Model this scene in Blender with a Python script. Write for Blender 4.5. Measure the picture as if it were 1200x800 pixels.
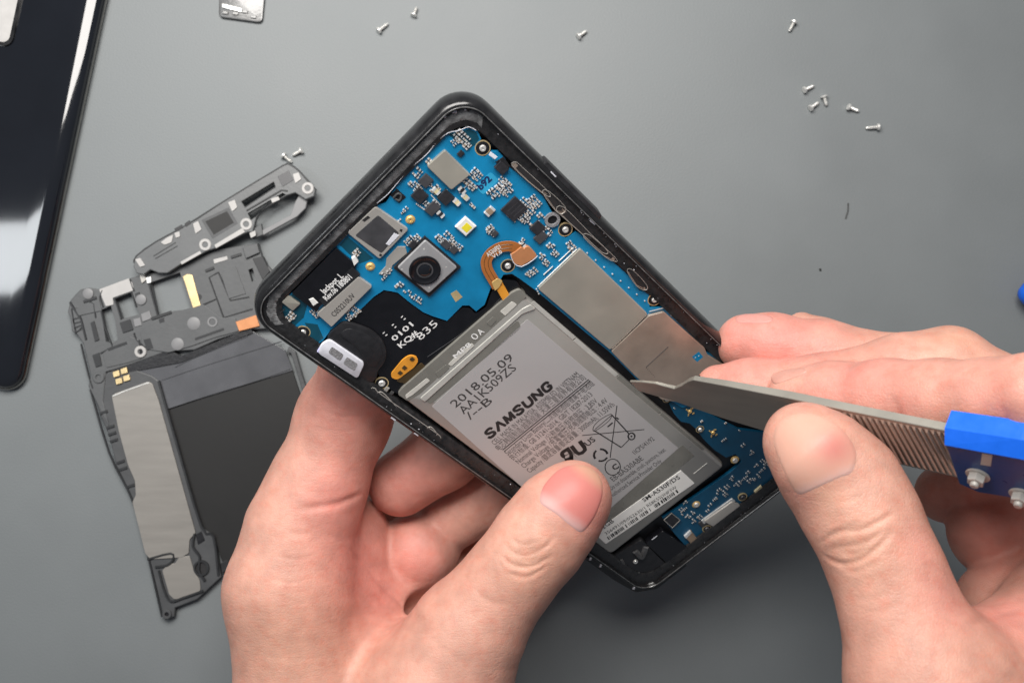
import bpy, bmesh, math, random
import numpy as np
from mathutils import Vector, Matrix
from mathutils.bvhtree import BVHTree

random.seed(7)
scene = bpy.context.scene
COL = scene.collection
for o in list(bpy.data.objects):
    bpy.data.objects.remove(o)

# ------------------------------------------------------------------ camera, light, exposure
F = 1090.0                       # focal length in photograph pixels (1200 wide)
CAMH = 300.0                     # camera height above the table in mm
cam = bpy.data.cameras.new('camera')
cam.sensor_width = 36.0
cam.lens = 36.0 * F / 1200.0
cam.clip_start = 0.01
cam.clip_end = 50
cam.dof.use_dof = True
cam.dof.focus_distance = 0.222
cam.dof.aperture_fstop = 26
camo = bpy.data.objects.new('camera', cam)
camo.location = (0, 0, CAMH * .001)
COL.objects.link(camo)
scene.camera = camo

world = bpy.data.worlds.new('World')
scene.world = world
world.use_nodes = True
world.node_tree.nodes['Background'].inputs[0].default_value = (.80, .88, 1.0, 1)
world.node_tree.nodes['Background'].inputs[1].default_value = .17

def area_lamp(name, loc, tilt, sx, sy, power, color):
    l = bpy.data.lights.new(name, 'AREA')
    l.shape = 'RECTANGLE'
    l.size, l.size_y = sx, sy
    l.energy = power
    l.color = color
    o = bpy.data.objects.new(name, l)
    o.location = loc
    o.rotation_euler = (math.radians(tilt), 0, 0)      # 0 = straight down, negative = aimed towards the lower edge
    COL.objects.link(o)
    return o

area_lamp('desk_lamp', (-.07, .21, .345), -30, .32, .18, 2.95, (1.0, .965, .92))
area_lamp('reflection_lamp', (-.385, .062, .42), 0, .20, .056, .42, (.93, .97, 1.0))  # unseen lamp, placed for the white band mirrored in the back cover

scene.view_settings.view_transform = 'Standard'
scene.view_settings.look = 'None'
scene.view_settings.exposure = 0.0
scene.view_settings.gamma = 1.0
scene.view_settings.use_curve_mapping = False

# ------------------------------------------------------------------ pixel <-> place
def W(px, py, h=0.0):
    """photograph pixel -> world point (mm) on the level h mm above the table"""
    Z = CAMH - h
    return np.array([(px - 600) / F * Z, -(py - 400) / F * Z, h])
PM = np.array([[0.71727375, -0.67720211, 0.16405994],
               [0.64647533, 0.55892153, -0.51930374],
               [0.25997696, 0.47854365, 0.8386942]])
PT = np.array([14.89291133, -12.23013594, -231.10477353])
def P(px, py, w=0.0):
    """photograph pixel -> phone-local point (mm) on the phone's plane w"""
    d = np.array([(px - 600) / F, -(py - 400) / F, -1.0])
    n = PM[:, 2]
    s = ((PT + n * w) @ n) / (d @ n)
    q = (d * s - PT) @ PM
    return np.array([q[0], q[1], w])
def PZ(px, py, w=0.0):
    d = np.array([(px - 600) / F, -(py - 400) / F, -1.0]); n = PM[:, 2]
    return ((PT + n * w) @ n) / (d @ n)

# ------------------------------------------------------------------ mesh helpers (all in mm, meshes stored in metres)
def area2(poly):
    a = 0
    for i in range(len(poly)):
        x0, y0 = poly[i][:2]; x1, y1 = poly[(i + 1) % len(poly)][:2]
        a += x0 * y1 - x1 * y0
    return a
def ccw(poly):
    poly = [tuple(map(float, p[:2])) for p in poly]
    return poly if area2(poly) > 0 else poly[::-1]
def inset(poly, d):
    """offset a ccw polygon inward by d (mitred)"""
    n = len(poly); out = []
    for i in range(n):
        p0 = np.array(poly[i - 1]); p1 = np.array(poly[i]); p2 = np.array(poly[(i + 1) % n])
        e1 = p1 - p0; e2 = p2 - p1
        e1 = e1 / (np.linalg.norm(e1) + 1e-9); e2 = e2 / (np.linalg.norm(e2) + 1e-9)
        n1 = np.array([-e1[1], e1[0]]); n2 = np.array([-e2[1], e2[0]])
        m = n1 + n2
        l = m @ m
        m = m / l * 2 if l > .3 else m / (math.sqrt(l) + 1e-6)
        q = p1 + m * d
        out.append((q[0], q[1]))
    return out
def rpoly(poly, r, n=4):
    """round the corners of a polygon"""
    poly = ccw(poly); out = []; N = len(poly)
    for i in range(N):
        p0 = np.array(poly[i - 1]); p1 = np.array(poly[i]); p2 = np.array(poly[(i + 1) % N])
        a = p0 - p1; b = p2 - p1; la = np.linalg.norm(a); lb = np.linalg.norm(b)
        a = a / la; b = b / lb
        t = min(r, la * .45, lb * .45)
        s = p1 + a * t; e = p1 + b * t
        for k in range(n + 1):
            u = k / n
            q = s * (1 - u) ** 2 + 2 * p1 * u * (1 - u) + e * u * u
            out.append((q[0], q[1]))
    return out
def rrect(w, h, r, n=8):
    pts = []
    for cx, cy, a0 in ((w / 2 - r, h / 2 - r, 0), (-w / 2 + r, h / 2 - r, 90), (-w / 2 + r, -h / 2 + r, 180), (w / 2 - r, -h / 2 + r, 270)):
        for k in range(n + 1):
            a = math.radians(a0 + 90 * k / n)
            pts.append((cx + r * math.cos(a), cy + r * math.sin(a)))
    return pts
def circ(cx, cy, r, n=20):
    return [(cx + r * math.cos(2 * math.pi * k / n), cy + r * math.sin(2 * math.pi * k / n)) for k in range(n)]
def smooth_curve(pts, n=6, closed=False):
    pts = [np.array(p, float) for p in pts]; out = []; N = len(pts)
    rng = range(N if closed else N - 1)
    for i in rng:
        if closed:
            p0, p1, p2, p3 = pts[i - 1], pts[i], pts[(i + 1) % N], pts[(i + 2) % N]
        else:
            p0 = pts[max(i - 1, 0)]; p1 = pts[i]; p2 = pts[i + 1]; p3 = pts[min(i + 2, N - 1)]
        for k in range(n):
            t = k / n
            out.append(.5 * ((2 * p1) + (p2 - p0) * t + (2 * p0 - 5 * p1 + 4 * p2 - p3) * t * t + (3 * p1 - p0 - 3 * p2 + p3) * t ** 3))
    if not closed: out.append(pts[-1])
    return out

class MB:
    def __init__(s):
        s.v = []; s.f = []; s.m = []
    def add(s, verts, faces, mi=0):
        b = len(s.v)
        s.v += [tuple(map(float, p)) for p in verts]
        for f in faces:
            s.f.append(tuple(b + i for i in f)); s.m.append(mi)
        return s
    def loft(s, rings, cap0=True, cap1=True, mi=0, closed=True):
        n = len(rings[0]); b = len(s.v)
        for r in rings: s.v += [tuple(map(float, p)) for p in r]
        for k in range(len(rings) - 1):
            for i in range(n if closed else n - 1):
                j = (i + 1) % n
                s.f.append((b + k * n + i, b + k * n + j, b + (k + 1) * n + j, b + (k + 1) * n + i)); s.m.append(mi)
        if cap0: s.f.append(tuple(b + i for i in range(n))[::-1]); s.m.append(mi)
        if cap1: s.f.append(tuple(b + (len(rings) - 1) * n + i for i in range(n))); s.m.append(mi)
        return s
    def prism(s, poly, z0, z1, bev=0.0, mi=0):
        poly = ccw(poly)
        rings = [[(x, y, z0) for x, y in poly]]
        if bev > 0:
            rings.append([(x, y, z1 - bev) for x, y in poly])
            q1 = inset(poly, bev * .3); rings.append([(x, y, z1 - bev * .3) for x, y in q1])
            q = inset(poly, bev); rings.append([(x, y, z1) for x, y in q])
        else:
            rings.append([(x, y, z1) for x, y in poly])
        return s.loft(rings, mi=mi)
    def ring(s, outer, inner, z0, z1, mi=0):
        outer = [tuple(p[:2]) for p in outer]; inner = [tuple(p[:2]) for p in inner]
        n = len(outer); b = len(s.v)
        for z in (z0, z1):
            s.v += [(x, y, z) for x, y in outer]; s.v += [(x, y, z) for x, y in inner]
        o0, i0, o1, i1 = b, b + n, b + 2 * n, b + 3 * n
        for i in range(n):
            j = (i + 1) % n
            for f in ((o1 + i, o1 + j, i1 + j, i1 + i), (o0 + i, o0 + j, o1 + j, o1 + i), (i0 + j, i0 + i, i1 + i, i1 + j), (o0 + j, o0 + i, i0 + i, i0 + j)):
                s.f.append(f); s.m.append(mi)
        return s
    def box(s, c, size, rot=0.0, mi=0, bev=0.0):
        x, y, z = c; a, b_, h = size
        co, si = math.cos(rot), math.sin(rot)
        poly = [(x + co * u - si * v, y + si * u + co * v) for u, v in ((-a / 2, -b_ / 2), (a / 2, -b_ / 2), (a / 2, b_ / 2), (-a / 2, b_ / 2))]
        return s.prism(poly, z - h / 2, z + h / 2, bev, mi)
    def tube(s, pts, r, n=8, mi=0, radii=None):
        pts = [np.array(p, float) for p in pts]; rings = []
        up = np.array([0, 0, 1.0])
        for i, p in enumerate(pts):
            t = pts[min(i + 1, len(pts) - 1)] - pts[max(i - 1, 0)]; t = t / (np.linalg.norm(t) + 1e-9)
            u = np.cross(t, up)
            if np.linalg.norm(u) < 1e-3: u = np.cross(t, [1, 0, 0])
            u = u / np.linalg.norm(u); v = np.cross(u, t)
            rr = radii[i] if radii else r
            rings.append([p + rr * (math.cos(2 * math.pi * k / n) * u + math.sin(2 * math.pi * k / n) * v) for k in range(n)])
        return s.loft(rings, mi=mi)
    def lathe(s, c, prof, n=20, mi=0):
        """prof: list of (r, z) round a vertical axis at c"""
        rings = [[(c[0] + max(r, 1e-3) * math.cos(2 * math.pi * k / n), c[1] + max(r, 1e-3) * math.sin(2 * math.pi * k / n), z) for k in range(n)] for r, z in prof]
        return s.loft(rings, mi=mi)
    def build(s, name, mats, parent=None, smooth=False, xf=None, **props):
        me = bpy.data.meshes.new(name)
        v = np.array(s.v, float)
        if xf is not None: v = v @ xf[0].T + xf[1]
        me.from_pydata((v * .001).tolist(), [], s.f)
        for m in (mats if isinstance(mats, (list, tuple)) else [mats]): me.materials.append(m)
        me.polygons.foreach_set('material_index', s.m)
        bm = bmesh.new(); bm.from_mesh(me); bmesh.ops.recalc_face_normals(bm, faces=bm.faces); bm.to_mesh(me); bm.free()
        if smooth:
            me.polygons.foreach_set('use_smooth', [True] * len(me.polygons))
            try: me.set_sharp_from_angle(angle=math.radians(38))
            except Exception: pass
        o = bpy.data.objects.new(name, me); COL.objects.link(o)
        if parent: o.parent = parent
        for k, val in props.items(): o[k] = val
        return o

def empty(name, loc_mm, label, cat, group=None, rot=None):
    o = bpy.data.objects.new(name, None)
    o.empty_display_size = .01
    M = Matrix.Translation(Vector(loc_mm) * .001)
    if rot is not None: M = M @ Matrix(rot.tolist()).to_4x4()
    o.matrix_world = M
    COL.objects.link(o)
    o['label'] = label; o['category'] = cat
    if group: o['group'] = group
    return o
def tag(o, label, cat, group=None):
    o['label'] = label; o['category'] = cat
    if group: o['group'] = group
    return o

# ------------------------------------------------------------------ materials
def srgb(r, g, b):
    f = lambda c: (c / 255 / 12.92) if c <= 10 else ((c / 255 + .055) / 1.055) ** 2.4
    return (f(r), f(g), f(b))
def mat(name, col, rough=.5, metal=0.0, var=.12, vscale=400., bump=0.0, bscale=900., spec=.5, coat=0.0, rvar=.1, stretch=None, sheen=0.0):
    m = bpy.data.materials.new(name); m.use_nodes = True
    nt = m.node_tree; N = nt.nodes; L = nt.links
    b = N['Principled BSDF']
    b.inputs['Metallic'].default_value = metal
    b.inputs['Specular IOR Level'].default_value = spec
    if coat: b.inputs['Coat Weight'].default_value = coat; b.inputs['Coat Roughness'].default_value = .08
    tc = N.new('ShaderNodeTexCoord'); src = tc.outputs['Object']
    if stretch:
        mp = N.new('ShaderNodeMapping'); mp.inputs['Scale'].default_value = stretch
        if len(stretch) > 3: pass
        L.new(src, mp.inputs['Vector']); src = mp.outputs['Vector']
    no = N.new('ShaderNodeTexNoise'); no.inputs['Scale'].default_value = vscale; no.inputs['Detail'].default_value = 5
    L.new(src, no.inputs['Vector'])
    cr = N.new('ShaderNodeMapRange'); cr.inputs[1].default_value = .3; cr.inputs[2].default_value = .7
    cr.inputs[3].default_value = 1 - var; cr.inputs[4].default_value = 1 + var
    L.new(no.outputs['Fac'], cr.inputs[0])
    mx = N.new('ShaderNodeVectorMath'); mx.operation = 'SCALE'; mx.inputs[0].default_value = col
    L.new(cr.outputs[0], mx.inputs['Scale']); L.new(mx.outputs[0], b.inputs['Base Color'])
    rr = N.new('ShaderNodeMapRange'); rr.inputs[1].default_value = .3; rr.inputs[2].default_value = .7
    rr.inputs[3].default_value = max(.02, rough - rvar * rough); rr.inputs[4].default_value = min(1, rough + rvar * rough)
    L.new(no.outputs['Fac'], rr.inputs[0]); L.new(rr.outputs[0], b.inputs['Roughness'])
    if bump:
        n2 = N.new('ShaderNodeTexNoise'); n2.inputs['Scale'].default_value = bscale; n2.inputs['Detail'].default_value = 3
        L.new(src, n2.inputs['Vector'])
        bp = N.new('ShaderNodeBump'); bp.inputs['Strength'].default_value = bump; bp.inputs['Distance'].default_value = .0004
        L.new(n2.outputs['Fac'], bp.inputs['Height']); L.new(bp.outputs[0], b.inputs['Normal'])
    return m
M = {}
M['table'] = mat('grey_mat', (.168, .181, .186), .52, var=.05, vscale=26, bump=.12, bscale=1500, spec=.35)
M['shell'] = mat('black_gloss', (.012, .012, .013), .20, var=.3, vscale=300, bump=.03, bscale=600, rvar=.5)
M['ledge'] = mat('dark_plastic', (.018, .018, .019), .36, var=.4, vscale=700, bump=.35, bscale=1400, rvar=.5)
M['lit_smear'] = mat('lit_dried_glue', (.15, .152, .155), .34, var=.55, vscale=500, bump=.7, bscale=1100, rvar=.6)  # glue kept paler to carry the light on the top ledge
M['floor'] = mat('black_tray', (.010, .010, .012), .40, var=.3, vscale=600, bump=.2)
M['blackfilm'] = mat('black_film', (.006, .006, .008), .22, var=.2, bump=.08, bscale=500)
M['blackplastic'] = mat('black_plastic', (.016, .016, .018), .34, var=.25, vscale=500, bump=.15, bscale=1200)
M['softblack'] = mat('black_foam', (.075, .075, .078), .5, var=.25, vscale=500, bump=.3)
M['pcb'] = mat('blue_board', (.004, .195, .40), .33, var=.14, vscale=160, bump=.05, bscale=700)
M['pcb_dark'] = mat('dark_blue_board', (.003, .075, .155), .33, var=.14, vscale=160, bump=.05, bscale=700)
M['pcb_edge'] = mat('board_edge', (.45, .42, .30), .5)
M['pcb_light'] = mat('blue_board_light', (.03, .33, .56), .33, var=.08)
M['ink_blue'] = mat('blue_ink', (.006, .02, .09), .5)
M['nickel'] = mat('nickel_shield', (.52, .49, .42), .38, .6, var=.05, vscale=120, bump=.03, bscale=300, rvar=.25)
M['nickel_dull'] = mat('dull_nickel', (.50, .41, .34), .34, .65, var=.10, vscale=200, bump=.06)  # pinkish base holds the warm reflection seen in the larger shield
M['silver'] = mat('bright_silver', (.80, .79, .76), .30, .6, var=.1, bump=.05)
M['solder'] = mat('solder', (.76, .76, .75), .4, .35, var=.15)
M['steel'] = mat('tool_steel', (.35, .33, .29), .36, .6, var=.08, vscale=60, bump=.05, bscale=400, stretch=(1, 6, 1))
M['gold'] = mat('gold_plate', (.85, .58, .22), .35, .5, var=.1)
M['goldstrip'] = mat('gold_contact', (.80, .62, .33), .35, .6, var=.1)
M['chip'] = mat('chip_epoxy', (.022, .022, .026), .42, var=.25, vscale=900, bump=.12)
M['chip_grey'] = mat('chip_grey', (.05, .05, .055), .4, var=.2)
M['tan'] = mat('ceramic_tan', (.28, .21, .15), .45)
M['cream'] = mat('cream_part', (.62, .55, .34), .45)
M['white'] = mat('white_plastic', (.74, .74, .72), .45, var=.05)
M['whiteink'] = mat('white_ink', (.78, .78, .77), .6, var=.05)
M['ledyellow'] = mat('phosphor_yellow', (.72, .62, .03), .5)
M['gasket'] = mat('grey_gasket', (.62, .63, .69), .5, var=.06, bump=.1)
M['lilac'] = mat('lilac_foam', (.50, .50, .74), .6)
M['camgrey'] = mat('camera_grey', (.40, .40, .41), .42, .4, var=.06)
M['mesh_grey'] = mat('grey_mesh', (.22, .22, .23), .6, var=.3, vscale=3000, bump=.4, bscale=3000)
M['copper'] = mat('copper_flex', (.36, .125, .030), .38, var=.12, vscale=300, spec=.5)
M['copper_pad'] = mat('copper_plate', (.62, .27, .12), .36, .35, var=.06)
M['orange'] = mat('orange_flex', (.72, .30, .03), .35, var=.12, spec=.6)
M['brownflex'] = mat('brown_film', (.06, .038, .015), .35)
M['pouch'] = mat('battery_pouch', (.40, .39, .365), .30, .4, var=.06, vscale=80, bump=.06, bscale=200)
M['label'] = mat('battery_label', (.48, .465, .465), .42, .2, var=.03, vscale=60, bump=.04, bscale=300)
M['foil'] = mat('battery_foil', (.58, .57, .53), .3, .3, var=.08, bump=.08, bscale=300)
M['tape'] = mat('battery_tape', (.20, .195, .175), .28, .1, var=.12, vscale=150, bump=.1, bscale=300)
M['whitetape'] = mat('white_tab', (.55, .54, .50), .45, var=.1, vscale=400)
M['blackink'] = mat('black_ink', (.018, .017, .018), .55)
M['greyink'] = mat('grey_ink', (.05, .048, .048), .55)
M['sticker'] = mat('white_sticker', (.86, .85, .82), .55, var=.03)
M['midgrey'] = mat('grey_plastic', (.084, .087, .090), .50, var=.08, vscale=150, bump=.12, bscale=900)
M['midgrey2'] = mat('grey_plastic_dark', (.062, .064, .067), .50, var=.1, vscale=150, bump=.12, bscale=900)
M['midclear'] = mat('smoky_plastic', (.105, .109, .112), .42, var=.08, vscale=150, bump=.1, bscale=900)
M['middark'] = mat('dark_edge', (.020, .021, .023), .5, var=.15)
M['midlight'] = mat('light_grey_part', (.19, .19, .195), .5, var=.06)
M['midwhite'] = mat('pale_part', (.40, .39, .38), .45, var=.05)
M['plate'] = mat('satin_plate', (.27, .255, .235), .45, .3, var=.04, vscale=60, bump=.05, bscale=500, stretch=(1, 8, 1))
M['satin'] = mat('satin_steel', (.44, .42, .39), .45, .4, var=.04, vscale=60, bump=.05, bscale=500, stretch=(1, 8, 1))
M['graphite'] = mat('graphite_sheet', (.008, .0078, .0078), .6, var=.08, vscale=80, bump=.05, bscale=500)
M['cleartape'] = mat('smoky_tape', (.085, .087, .095), .27, var=.15, vscale=90, bump=.15, bscale=120)
M['glass'] = mat('black_glass', (.006, .007, .010), .055, var=.1, vscale=60, coat=.5, bump=0)
M['glass_glint'] = mat('edge_glint', (.30, .29, .27), .16, 1.0, var=.1)  # bright metal in place of the highlight on the glass edge
M['bluepl'] = mat('blue_plastic', (.006, .115, .66), .36, var=.06, bump=.05, spec=.5)
M['bluepl2'] = mat('blue_anodised', (.003, .042, .17), .30, .0, var=.08, bump=.04)
M['darkmetal'] = mat('dark_metal', (.13, .13, .13), .36, .6, var=.2, vscale=300, bump=.15)
M['crumb'] = mat('crumb', (.02, .02, .02), .7)
# ------------------------------------------------------------------ the table
mb = MB()
mb.prism([(-900, -700), (900, -700), (900, 700), (-900, 700)], -25, 0)
tb = mb.build('table', M['table']); tb['kind'] = 'structure'

TZ = lambda pts, h: [tuple(W(x, y, h)[:2]) for x, y in pts]     # photo outline laid on level h

# ------------------------------------------------------------------ loose screws
def make_screw(i):
    e = empty('screw', (0, 0, 0), '', 'screw', 'tiny screws scattered on the mat')
    hd = MB(); L0 = 3.3
    # axis along +x, lying on the mat
    def lx(prof, n=12):
        return [[(x, r * math.cos(2 * math.pi * k / n), r * math.sin(2 * math.pi * k / n)) for k in range(n)] for x, r in prof]
    hd.loft(lx([(-.75, .35), (-.72, .95), (-.6, 1.08), (-.1, 1.08), (0, .95)]))
    hd.build('head', M['silver'], e, smooth=True)
    th = MB(); prof = [(0, .5)]
    for k in range(6):
        prof += [(.25 + k * .45, .62), (.45 + k * .45, .44)]
    prof += [(3.1, .40), (3.25, .2)]
    th.loft(lx(prof)); th.build('threaded_shaft', M['silver'], e, smooth=True)
    return e
SCREWS = [  # head px, tip px, label
    ((445, 35), (457, 25), 'tiny silver screw near the top edge, below left of its neighbour'),
    ((485, 17), (489, 6), 'tiny silver screw closest to the top edge above the phone corner'),
    ((679, 42), (690, 34), 'lone silver screw up and right of the phone top corner'),
    ((930, 27), (924, 39), 'lone upright silver screw at the top right, above the screw cluster'),
    ((944, 105), (957, 99), 'silver screw topmost of the right cluster, its head to the left'),
    ((951, 126), (962, 118), 'silver screw crossing tips with a steeper screw in the right cluster'),
    ((966, 114), (970, 126), 'steep short silver screw beside its crossing neighbour in the right cluster'),
    ((996, 126), (1010, 131), 'silver screw right of the cluster, pointing down to the right'),
    ((1028, 149), (1012, 150), 'flat lying silver screw lowest and rightmost of the scattered screws'),
    ((333, 183), (344, 192), 'silver screw touching the tip of the grey bracket, nearer one of two'),
    ((352, 177), (340, 183), 'silver screw lying just above another screw at the bracket tip'),
]
def copy_tree(o, parent=None):
    c = o.copy(); COL.objects.link(c)
    if parent: c.parent = parent
    for ch in list(o.children): copy_tree(ch, c)
    return c
proto = make_screw(0)
for i, (a, b, lab) in enumerate(SCREWS):
    s = proto if i == 0 else copy_tree(proto)
    A = W(*a, 1.1); B = W(*b, 1.1)
    d = B - A
    s.location = Vector((A[0], A[1], 1.1)) * .001
    s.rotation_euler = (0, math.radians(8.5), math.atan2(d[1], d[0]))
    k = float(np.linalg.norm(d)) / 4.0
    s.scale = (k if k > .8 else .85, 1, 1)
    s['label'] = lab

# specks on the mat
def crumb(px, py, r, lab, seed):
    rnd = random.Random(seed); mb = MB()
    c = W(px, py, 0)
    mb.lathe((0, 0), [(r * .5, 0), (r, r * .4), (r * .7, r * .9), (.02, r * 1.1)], 8)
    mb.v = [(x * rnd.uniform(.7, 1.2) + c[0], y * rnd.uniform(.7, 1.4) + c[1], z) for x, y, z in mb.v]
    tag(mb.build('crumb', M['crumb'], smooth=True), lab, 'crumb')
crumb(961, 316, .45, 'black crumb on the bare mat above the fingers', 1)
mb = MB(); a, b = W(994, 238, .25), W(991, 256, .25)
mb.tube([a, (a + b) / 2 + [.3, 0, .1], b], .22, 6)
tag(mb.build('metal_sliver', M['darkmetal'], smooth=True), 'thin dark sliver lying on the mat at the right', 'sliver')

# ------------------------------------------------------------------ small metal bracket at the top edge
e = empty('metal_bracket', W(281, 8, 0), 'small dark metal bracket with bent lip at the top edge', 'bracket')
ez = W(281, 8, 0)
def rel(pts, h, o): return [(x - o[0], y - o[1]) for x, y in TZ(pts, h)]
mb = MB(); mb.prism(rpoly(rel([(257, -22), (311, -16), (307, 27), (256, 20)], 1.2, ez), 1.6), 0.02, 1.2, .3)
mb.build('plate', M['darkmetal'], e, smooth=True)
mb = MB(); mb.prism(rpoly(rel([(260, 4), (283, 10), (283, 15), (260, 9)], 1.6, ez), .4), 1.2, 1.75, .15)
mb.build('bent_lip', M['silver'], e, smooth=True)
mb = MB()
for x, y in ((264, 15), (276, 16), (287, 14), (297, 20)):
    p = rel([(x, y)], 1.5, ez)[0]; mb.box((p[0], p[1], 1.4), (1.7, .9, .5), -.1, 0, .1)
mb.build('tab', M['darkmetal'], e)

# blue grip reaching in at the right edge
e = empty('screwdriver', W(1208, 345, 0), 'blue tool grip just reaching in at the right edge', 'screwdriver')
o0 = W(1215, 345, 5)
def lx2(prof, n=16): return [[(x, 0 + r * math.cos(2 * math.pi * k / n), 5 + r * math.sin(2 * math.pi * k / n)) for k in range(n)] for x, r in prof]
mb = MB(); mb.loft(lx2([(-6.4, .4), (-6.2, 1.6), (-4.5, 3.6), (-2, 4.6), (4, 4.8), (60, 4.8), (61, 4)]))
mb.build('grip', M['bluepl'], e, smooth=True)
mb = MB(); mb.loft(lx2([(61, 1.2), (100, 1.2), (101, .8)], 10)); mb.build('shaft', M['silver'], e, smooth=True)

# ------------------------------------------------------------------ black glass back cover on the left
GA = W(22, 457, 5); GB = W(119, 5, 5)
gx = (GB - GA)[:2]; gl = np.linalg.norm(gx); gx = gx / gl                # along the right edge, upwards
ang = math.atan2(gx[1], gx[0]) - math.pi / 2
gr = np.array([math.cos(ang), math.sin(ang)])
GW, GL = 71.0, 149.0
gc = GA[:2] + gx * (GL / 2 - 1) - gr * (GW / 2 + .7)
e = empty('back_cover', (gc[0], gc[1], 0), 'glossy black glass phone back cover lying at the left edge', 'phone cover')
ROLL = math.radians(0.0)
e.rotation_euler = (0, ROLL, ang)
mb = MB(); base = rrect(GW, GL, 6.0, 10)
rings = []
for d, z in ((3, .05), (.5, .5), (0.0, 1.4), (0.1, 2.4), (.45, 3.3), (1.0, 3.95), (1.9, 4.45), (3.0, 4.72), (4.6, 4.85), (8, 4.9)):
    rings.append([(x, y, z) for x, y in (rrect(GW - 2 * d, GL - 2 * d, max(6.0 - d, 1.2), 10))])
mb.loft(rings); mb.build('glass', M['glass'], e, smooth=True)
mb = MB()
rings = [[(x, y, z) for x, y in rrect(GW - 2 * d, GL - 2 * d, 6.0 - d, 10)] for d, z in ((-.05, .9), (-.35, 1.25), (-.4, 1.7), (-.3, 2.1), (-.02, 2.4))]
mb.loft(rings, False, False); mb.build('edge_glint', M['glass_glint'], e, smooth=True)  # band added as the painted highlight along the rolled glass edge
# rear camera cut-out
cr = np.array(W(-8, 12, 5)[:2]) - gc
loc = np.array([cr @ gr, cr @ gx])
mb = MB(); oo = [(loc[0] + x, loc[1] + y) for x, y in rrect(16.6, 21, 3, 6)]; ii = [(loc[0] + x, loc[1] + y) for x, y in rrect(14.4, 18.8, 2.2, 6)]
mb.ring(oo, ii, 4.8, 5.5); mb.build('camera_ring', M['shell'], e, smooth=True)
mb = MB(); mb.prism(ii, 4.8, 5.0); mb.build('camera_window', M['midwhite'], e)
# ------------------------------------------------------------------ the opened phone
PH_ORG = PT + np.array([0, 0, CAMH])
phone = empty('smartphone', PH_ORG, 'opened black smartphone held tilted with blue circuit board and battery exposed', 'smartphone', rot=PM)
PP = lambda pts, w=0.0: [tuple(P(x, y, w)[:2]) for x, y in pts]
PW, PL, PR = 70.6, 147.0, 7.6
def outline(d, n=10): return rrect(PW - 2 * d, PL - 2 * d, max(PR - d, 1.2), n)
def part(name, pts, w0, w1, m, parent=None, bev=.1, rnd=0, smooth=False, **kw):
    pl = PP(pts, w1)
    if rnd: pl = rpoly(pl, rnd)
    mb = MB(); mb.prism(pl, w0, w1, bev)
    return mb.build(name, m, parent or phone, smooth=smooth, **kw)

mb = MB()
prof = [(9, -8.25), (4, -8.2), (1.8, -7.9), (.6, -7.1), (.08, -5.8), (-.12, -4.4), (-.05, -3.0), (.12, -1.7), (.45, -.75), (.85, -.22), (1.2, 0), (1.5, .02), (1.75, -.12), (1.85, -.75), (2.0, -1.0)]
mb.loft([[(x, y, z) for x, y in outline(d)] for d, z in prof], True, False)
shell = mb.build('outer_shell', M['shell'], phone, smooth=True)
# ledge where the back cover was glued
mb = MB()
o_ = outline(1.9); i_ = [(x, y) for x, y in rrect(PW - 2 * 4.9, PL - 2 * 5.2, 5.0, 10)]
n = len(o_)
mb.loft([[(x, y, -.95) for x, y in o_], [(x * .7 + X * .3, y * .7 + Y * .3, -.9) for (x, y), (X, Y) in zip(o_, i_)],
         [(x * .15 + X * .85, y * .15 + Y * .85, -1.05) for (x, y), (X, Y) in zip(o_, i_)], [(x, y, -1.25) for x, y in i_], [(x, y, -4.2) for x, y in i_]], False, False)
mb.build('glue_ledge', M['ledge'], phone, smooth=True)
mb = MB(); mb.prism(outline(4.0), -5.0, -3.6); mb.build('inner_tray', M['floor'], phone)
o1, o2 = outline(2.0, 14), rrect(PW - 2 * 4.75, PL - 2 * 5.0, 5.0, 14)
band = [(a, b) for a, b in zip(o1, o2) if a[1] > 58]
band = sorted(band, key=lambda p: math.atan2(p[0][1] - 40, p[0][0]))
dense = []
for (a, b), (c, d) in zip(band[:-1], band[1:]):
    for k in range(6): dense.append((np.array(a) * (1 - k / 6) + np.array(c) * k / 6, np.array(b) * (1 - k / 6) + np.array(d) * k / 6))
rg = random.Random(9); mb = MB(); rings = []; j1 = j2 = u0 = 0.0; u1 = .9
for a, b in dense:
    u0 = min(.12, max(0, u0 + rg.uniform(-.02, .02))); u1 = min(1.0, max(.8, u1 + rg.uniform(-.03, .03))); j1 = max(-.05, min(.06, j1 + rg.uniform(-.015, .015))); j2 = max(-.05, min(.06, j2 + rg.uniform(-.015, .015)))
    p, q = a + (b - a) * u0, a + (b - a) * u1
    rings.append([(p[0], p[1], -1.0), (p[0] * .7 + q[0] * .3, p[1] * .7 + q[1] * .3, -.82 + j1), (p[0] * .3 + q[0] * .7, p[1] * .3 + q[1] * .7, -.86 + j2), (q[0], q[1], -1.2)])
mb.loft(rings, False, False, closed=False); mb.build('lit_glue_smear', M['lit_smear'], phone, smooth=True)  # glue band whose grey puts lamp light into the upper ledge
q_ = [(x, y, .03) for x, y in outline(1.62, 14)]; q_.append(q_[0])
mb = MB(); mb.tube(q_, .12, 6); mb.build('rim_highlight_line', mat('rim_highlight', (.20, .20, .20), .3, .5, var=.5, vscale=500), phone, smooth=True)  # lighter tube paints in the highlight line along the rim
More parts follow.
